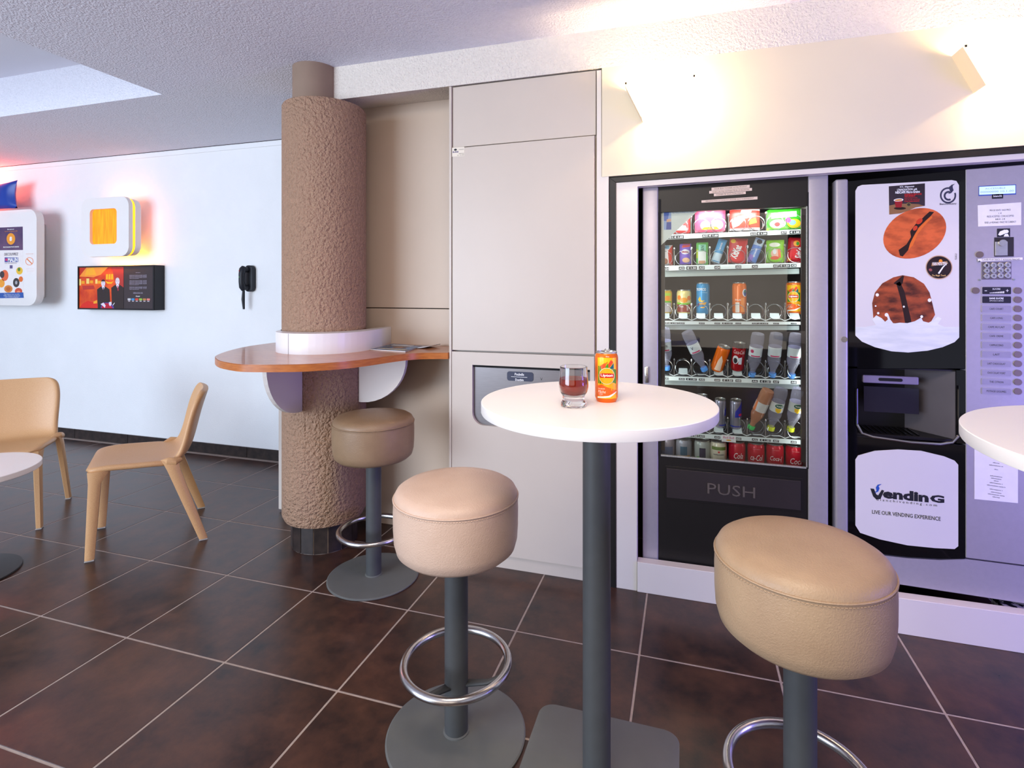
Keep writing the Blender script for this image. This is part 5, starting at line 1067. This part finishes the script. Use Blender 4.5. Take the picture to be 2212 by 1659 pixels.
def art(pts, c_, lift, parent=None, m=None): return MB().prism([U(a_, b2) + Vector((0, YPF + 0.0018 - lift, 0)) for a_, b2 in pts], (0, 0.0003, 0)).build('print', m or cm(c_, 0.45), parent or pc)
art([(0, 0), (0.61, 0), (0.61, 1), (0, 1)], (226, 84, 30), 0.0004, m=mat('orange_print', (236, 92, 26), 0.45, col2=(196, 44, 22), vscale=9))
art([(0.615, 0), (1, 0), (1, 1), (0.615, 1)], (58, 48, 52), 0.0004)
art([(0, 0.78), (0.1, 1), (0.40, 1), (0.30, 0.82), (0.2, 0.76)], (250, 150, 50), 0.0007); art([(0.1, 0.95), (0.2, 1), (0.24, 0.82), (0.08, 0.80)], (252, 176, 40), 0.0008)
art([(0.45, 1), (0.61, 1), (0.61, 0.4), (0.5, 0.6)], (176, 52, 46), 0.0006); art([(0.04, 0.55), (0.2, 0.56), (0.22, 0.47), (0.05, 0.45)], (190, 50, 40), 0.0006)
for q_ in ((0.0, 0.56, 0.025, 0.16), (0.10, 0.60, 0.04, 0.13), (0.225, 0.60, 0.03, 0.11)): art([(q_[0], q_[1]), (q_[0] + q_[2], q_[1]), (q_[0] + q_[2], q_[1] + q_[3]), (q_[0], q_[1] + q_[3])], (250, 214, 120), 0.0008)
for q_ in ((0.03, 0.60), (0.15, 0.61), (0.26, 0.6)): art([(q_[0], q_[1]), (q_[0] + 0.045, q_[1]), (q_[0] + 0.045, q_[1] + 0.07), (q_[0], q_[1] + 0.07)], (246, 166, 30), 0.0007)
art([(0.36, 0.67), (0.39, 0.60), (0.45, 0.60), (0.475, 0.66), (0.44, 0.63), (0.40, 0.64)], (246, 190, 20), 0.0009)
for q_ in range(3): art([(0.37 + q_ * 0.035, 0.70), (0.40 + q_ * 0.035, 0.70), (0.40 + q_ * 0.035, 0.83), (0.375 + q_ * 0.035, 0.83)], (240, 180, 24), 0.0009)
art([(0.0, 0.0), (0.28, 0.0), (0.24, 0.12), (0.12, 0.18), (0.04, 0.1)], (222, 40, 24), 0.0007); art([(0.2, 0.16), (0.25, 0.2), (0.25, 0.12), (0.2, 0.11)], (248, 170, 40), 0.0009)
M_suit = cm((46, 34, 34), 0.5); M_face = cm((226, 220, 236), 0.5)
for ox, mir in ((0.335, 1), (0.53, 1)):
    tall = 0.04 if ox > 0.5 else 0.0
    art([(ox - 0.075, 0.0), (ox - 0.085, 0.46 + tall), (ox - 0.03, 0.53 + tall), (ox + 0.03, 0.53 + tall), (ox + 0.085, 0.46 + tall), (min(ox + 0.10, 0.61), 0.0)], 0, 0.0011, m=M_suit)
    art([(ox - 0.022, 0.53 + tall), (ox + 0.022, 0.53 + tall), (ox + 0.004, 0.43 + tall)], 0, 0.0013, m=M_face)
    art([(ox - 0.004, 0.51 + tall), (ox + 0.006, 0.51 + tall), (ox + 0.014, 0.40 + tall), (ox + 0.004, 0.38 + tall)], (196, 40, 80) if ox > 0.5 else (40, 36, 50), 0.0015)
    art([(ox + 0.028 * math.cos(R(t)), 0.61 + tall + 0.085 * math.sin(R(t))) for t in range(0, 360, 24)], 0, 0.0014, m=M_face)
    art([(ox + 0.029 * math.cos(R(t)), 0.625 + tall + 0.08 * math.sin(R(t))) for t in range(20, 170, 20)], (50, 36, 36) if ox < 0.5 else (206, 206, 214), 0.0016)
    for e_ in (-0.011, 0.011): art([(ox + e_ - 0.005, 0.615 + tall), (ox + e_ + 0.005, 0.615 + tall), (ox + e_ + 0.005, 0.63 + tall), (ox + e_ - 0.005, 0.63 + tall)], (70, 60, 80), 0.0017)
    art([(ox - 0.010, 0.568 + tall), (ox + 0.010, 0.568 + tall), (ox + 0.008, 0.575 + tall), (ox - 0.008, 0.575 + tall)], (120, 80, 100), 0.0017)
art([(0.30, 0.0), (0.31, 0.10), (0.36, 0.14), (0.43, 0.14), (0.47, 0.08), (0.485, 0.0)], (90, 70, 150), 0.0018); art([(0.312, 0.0), (0.325, 0.10), (0.37, 0.125), (0.43, 0.12), (0.465, 0.0)], (190, 20, 50), 0.0020)
art([(0.30, 0.10), (0.34, 0.14), (0.37, 0.07), (0.36, 0.01), (0.33, 0.06)], 0, 0.0022, m=M_face); art([(0.415, 0.15), (0.45, 0.16), (0.45, 0.09), (0.43, 0.05), (0.415, 0.09)], 0, 0.0022, m=M_face); art([(0.465, 0.08), (0.49, 0.14), (0.494, 0.13), (0.47, 0.07)], 0, 0.0022, m=M_wink)
for i, (z_, n_) in enumerate(((0.86, 0),) + tuple((0.80 - 0.02 * j, 1) for j in range(5)) + tuple((0.67 - 0.02 * j, 1) for j in range(6)) + tuple((0.52 - 0.02 * j, 1) for j in range(4)) + ((0.385, 2), (0.365, 2))):
    w_ = {0: 0.06, 1: 0.225 if i not in (5, 11, 15) else 0.12, 2: 0.125}[n_]; cx_ = 0.80 if n_ != 1 or w_ > 0.2 else 0.75
    q_ = U(cx_, z_); lettering([('chaleureux instants partages ensemble'[: 36 if n_ == 1 else 14], q_.x, q_.z, w_ * (ix1 - ix0), 0.0052, YPF + 0.0008)], cm((206, 200, 226)), pc)
q_ = U(0.80, 0.30); lettering([('Accor', q_.x, q_.z, 0.05, 0.012, YPF + 0.0008, 0.02)], M_wink, pc)
for i, c_ in enumerate(((206, 206, 210), (70, 150, 206), (220, 70, 50), (150, 200, 70), (190, 130, 70), (230, 130, 120))): art([(0.665 + 0.05 * i, 0.20), (0.705 + 0.05 * i, 0.20), (0.705 + 0.05 * i, 0.245), (0.665 + 0.05 * i, 0.245)], c_, 0.0008); art([(0.672 + 0.05 * i, 0.17), (0.698 + 0.05 * i, 0.17), (0.698 + 0.05 * i, 0.19), (0.672 + 0.05 * i, 0.19)], (200, 190, 200), 0.0008)
# white notice box with posters
YN = 3.33
nb = thing('notice_box', (-6.0, 3.5, 1.2), 'white rounded wall box holding posters at the left edge', 'notice box')
nx1 = at(79, 560, YN).x; nzt, nzb = at(60, 452, YN).z, at(60, 660, YN).z
wall_frame('front_slab', nx1 - 1.15, nx1, nzb, nzt, 0.10, YN, 0.06, M_wbox, nb)
MB().box(nx1 - 1.05, at(99, 560, YF).x, YN + 0.06, YF - 0.002, 1.30, 1.99, 0.003, 1).build('wall_box', M_wbox, nb)
def nbp(name, pts, c_, lift, parent, m=None): return pp(name, pts, YN - 0.0006 - lift, 0.0005, m or cm(c_, 0.4), parent)
p1 = nbp('purple_poster', [(-60, 494), (49, 489.5), (49.5, 540), (-60, 541.5)], 0, 0, nb, mat('purple_print', (98, 70, 104), 0.4, col2=(70, 50, 92), vscale=6))
nbp('print', E_(23.5, 516, 9.2, 12.5, 0), (240, 156, 40), 0.0006, p1)
YL_ = YN - 0.0022
lettering([ptext('8', 20.5, 521, 26, 511, YL_, 0.06), ptext('Bonjour', 16, 497, 31, 494, YL_, 0.02), ptext('PROCHAINE ETAPE DEMAIN', 7, 535, 41, 532, YL_, 0.02)], M_wink, p1); lettering([ptext('votre reception 24h', 10, 501, 38, 498.5, YL_)], cm((240, 156, 60)), p1)
p2 = nbp('food_poster', [(-60, 542), (49.5, 541), (51, 645), (-60, 646)], (238, 232, 230), 0, nb)
lettering([ptext('DECOUVREZ', 9.5, 552, 39, 546, YL_, 0.0)], cm((70, 56, 80)), p2)
nbp('print', [(10, 556), (39, 556), (39, 566), (10, 566.5)], (70, 80, 160), 0.0006, p2); nbp('print', E_(14, 561, 3, 3, 0, 12), (206, 60, 110), 0.0009, p2)
lettering([ptext('MALIN', 17, 565.5, 38, 556.5, YL_, 0.04)], M_wink, p2); lettering([ptext('TOUT UNE VIE PRODUITS', 10, 569.5, 36, 567.5, YL_)], cm((90, 80, 100)), p2); nbp('print', [(21, 573), (27, 573), (27, 580), (21, 580)], (96, 84, 130), 0.0006, p2)
for u, v, r1, r2, c_ in ((10, 595, 8, 12, (232, 104, 60)), (4.5, 593, 5, 7.5, (60, 50, 56)), (42, 585, 7, 8, (236, 190, 50)), (41, 582, 3, 4, (80, 130, 50)), (45, 603, 4.5, 6, (226, 110, 40)), (35, 610.5, 7, 10, (54, 48, 52)), (35, 610.5, 2.5, 4, (170, 170, 176)), (3, 612, 7, 9, (240, 160, 50)), (18, 624, 9, 8, (216, 130, 50)), (18, 624, 5, 4.5, (190, 96, 34)), (40, 629, 8, 7, (206, 80, 50)), (40, 631, 4, 3, (236, 150, 110))): nbp('print', E_(u, v, r1, r2, 0, 20), c_, 0.0005 + 0.00015 * (r1 < 6), p2)
nbp('print', [(-60, 634), (50, 631.5), (51, 643.5), (-60, 645)], (38, 86, 166), 0.0012, p2)
lettering([ptext('Petit dejeuner avec une offre', 9, 637, 42, 634.3, YL_), ptext('buffet a volonte et une formule', 8, 640, 43, 637.5, YL_), ptext('cafe + croissant a emporter', 11, 643, 40, 640.5, YL_)], M_wink, p2)
ns = nbp('no_smoking_sticker', [(55, 547), (75, 546.5), (77, 592), (55, 593)], (240, 234, 232), 0, nb)
nbp('print', ringp(63.5, 564.5, 8.6, 7.6, 0, 370), (240, 130, 60), 0.0006, ns).scale = (1, 1, 1)
nbp('print', [(57.5, 560), (59, 558.5), (69.5, 569), (68.5, 570.5)], (240, 130, 60), 0.0008, ns)
lettering([ptext('HOTEL NON FUMEUR', 56, 549.2, 72, 547.8, YL_), ptext('espace non fumeur merci', 56, 581, 73, 580, YL_), ptext('no smoking area thanks', 58, 586, 72, 585, YL_)], cm((236, 170, 140)), ns)
# blue pillow-shaped sign above the notice box
bs_ = thing('pillow_sign', (-6.2, 3.5, 2.1), 'blue pillow-shaped sign with white script above the notice box', 'sign')
pw, ph_, py_ = 0.42, 0.13, 3.40; pcx, pcz = at(35, 424, py_).x - 0.40, 2.235
rows = {1: [], -1: []}
for sg in (1, -1):
    for j in range(15):
        t_ = -1 + j / 7; r_ = []
        for i in range(21):
            s_ = -1 + i / 10; e = max(0, (1 - s_ ** 4) * (1 - t_ ** 4)) ** 0.5
            r_.append((pcx + s_ * pw * (1 - 0.10 * (1 - t_ ** 2)), py_ + sg * 0.055 * e, pcz + t_ * ph_ * (1 - 0.14 * (1 - s_ ** 2)) + 0.02 * s_))
        rows[sg].append(r_)
b = MB(); b.grid(rows[1]); b.grid(rows[-1]); bmesh.ops.remove_doubles(b.bm, verts=b.bm.verts, dist=1e-5)
b.build('pillow', mat('blue_plastic', (20, 62, 160), 0.35, var=0.1), bs_, True)
lettering([('budget', pcx + 0.10, pcz + 0.0, 0.34, 0.07, py_ - 0.058, 0.0, 0.2, 0.05)], M_wink, bs_)
MB().tube([(pcx, py_ + 0.03, pcz), (pcx, YF - 0.003, pcz)], 0.03, 12).build('wall_mount', M_wbox, bs_)
# wall telephone
ph = thing('wall_telephone', (-3.39, 3.55, 1.3), 'black wall telephone with hanging handset cord on the far wall', 'telephone')
hx, hz = -3.40, 1.465; M_ph = mat('black_phone_plastic', (26, 29, 38), 0.5, var=0.1)
MB().prism(rrect(hx - 0.034, hz - 0.108, hx + 0.044, hz + 0.105, 0.03, 3.525, 6), (0, YF - 3.527, 0), 0.006, 2).build('cradle', M_ph, ph, 40)
hs = [(hx - 0.006, 3.49, hz + 0.090), (hx - 0.006, 3.478, hz + 0.07), (hx - 0.008, 3.470, hz + 0.03), (hx - 0.008, 3.470, hz - 0.03), (hx - 0.006, 3.478, hz - 0.07), (hx - 0.006, 3.49, hz - 0.095)]
MB().tube(hs, [0.018, 0.026, 0.022, 0.022, 0.026, 0.018], 14).build('handset', M_ph, ph, True)
for zz in (0.07, -0.075): MB().tube([(hx - 0.006, 3.485, hz + zz), (hx - 0.002, 3.53, hz + zz)], 0.022, 14).build('ear_piece', M_ph, ph, True)
MB().tube([(hx - 0.018, 3.50, hz - 0.10), (hx - 0.022, 3.50, hz - 0.17), (hx - 0.020, 3.505, hz - 0.25)], [0.010, 0.013, 0.008], 10).build('cord_grip', M_ph, ph, True)
for c_, dz in (((190, 40, 40), 0.055), ((90, 170, 70), 0.005)): MB().box(hx - 0.014, hx - 0.008, 3.446, 3.450, hz + dz, hz + dz + 0.008).build('indicator', cm(c_), ph)
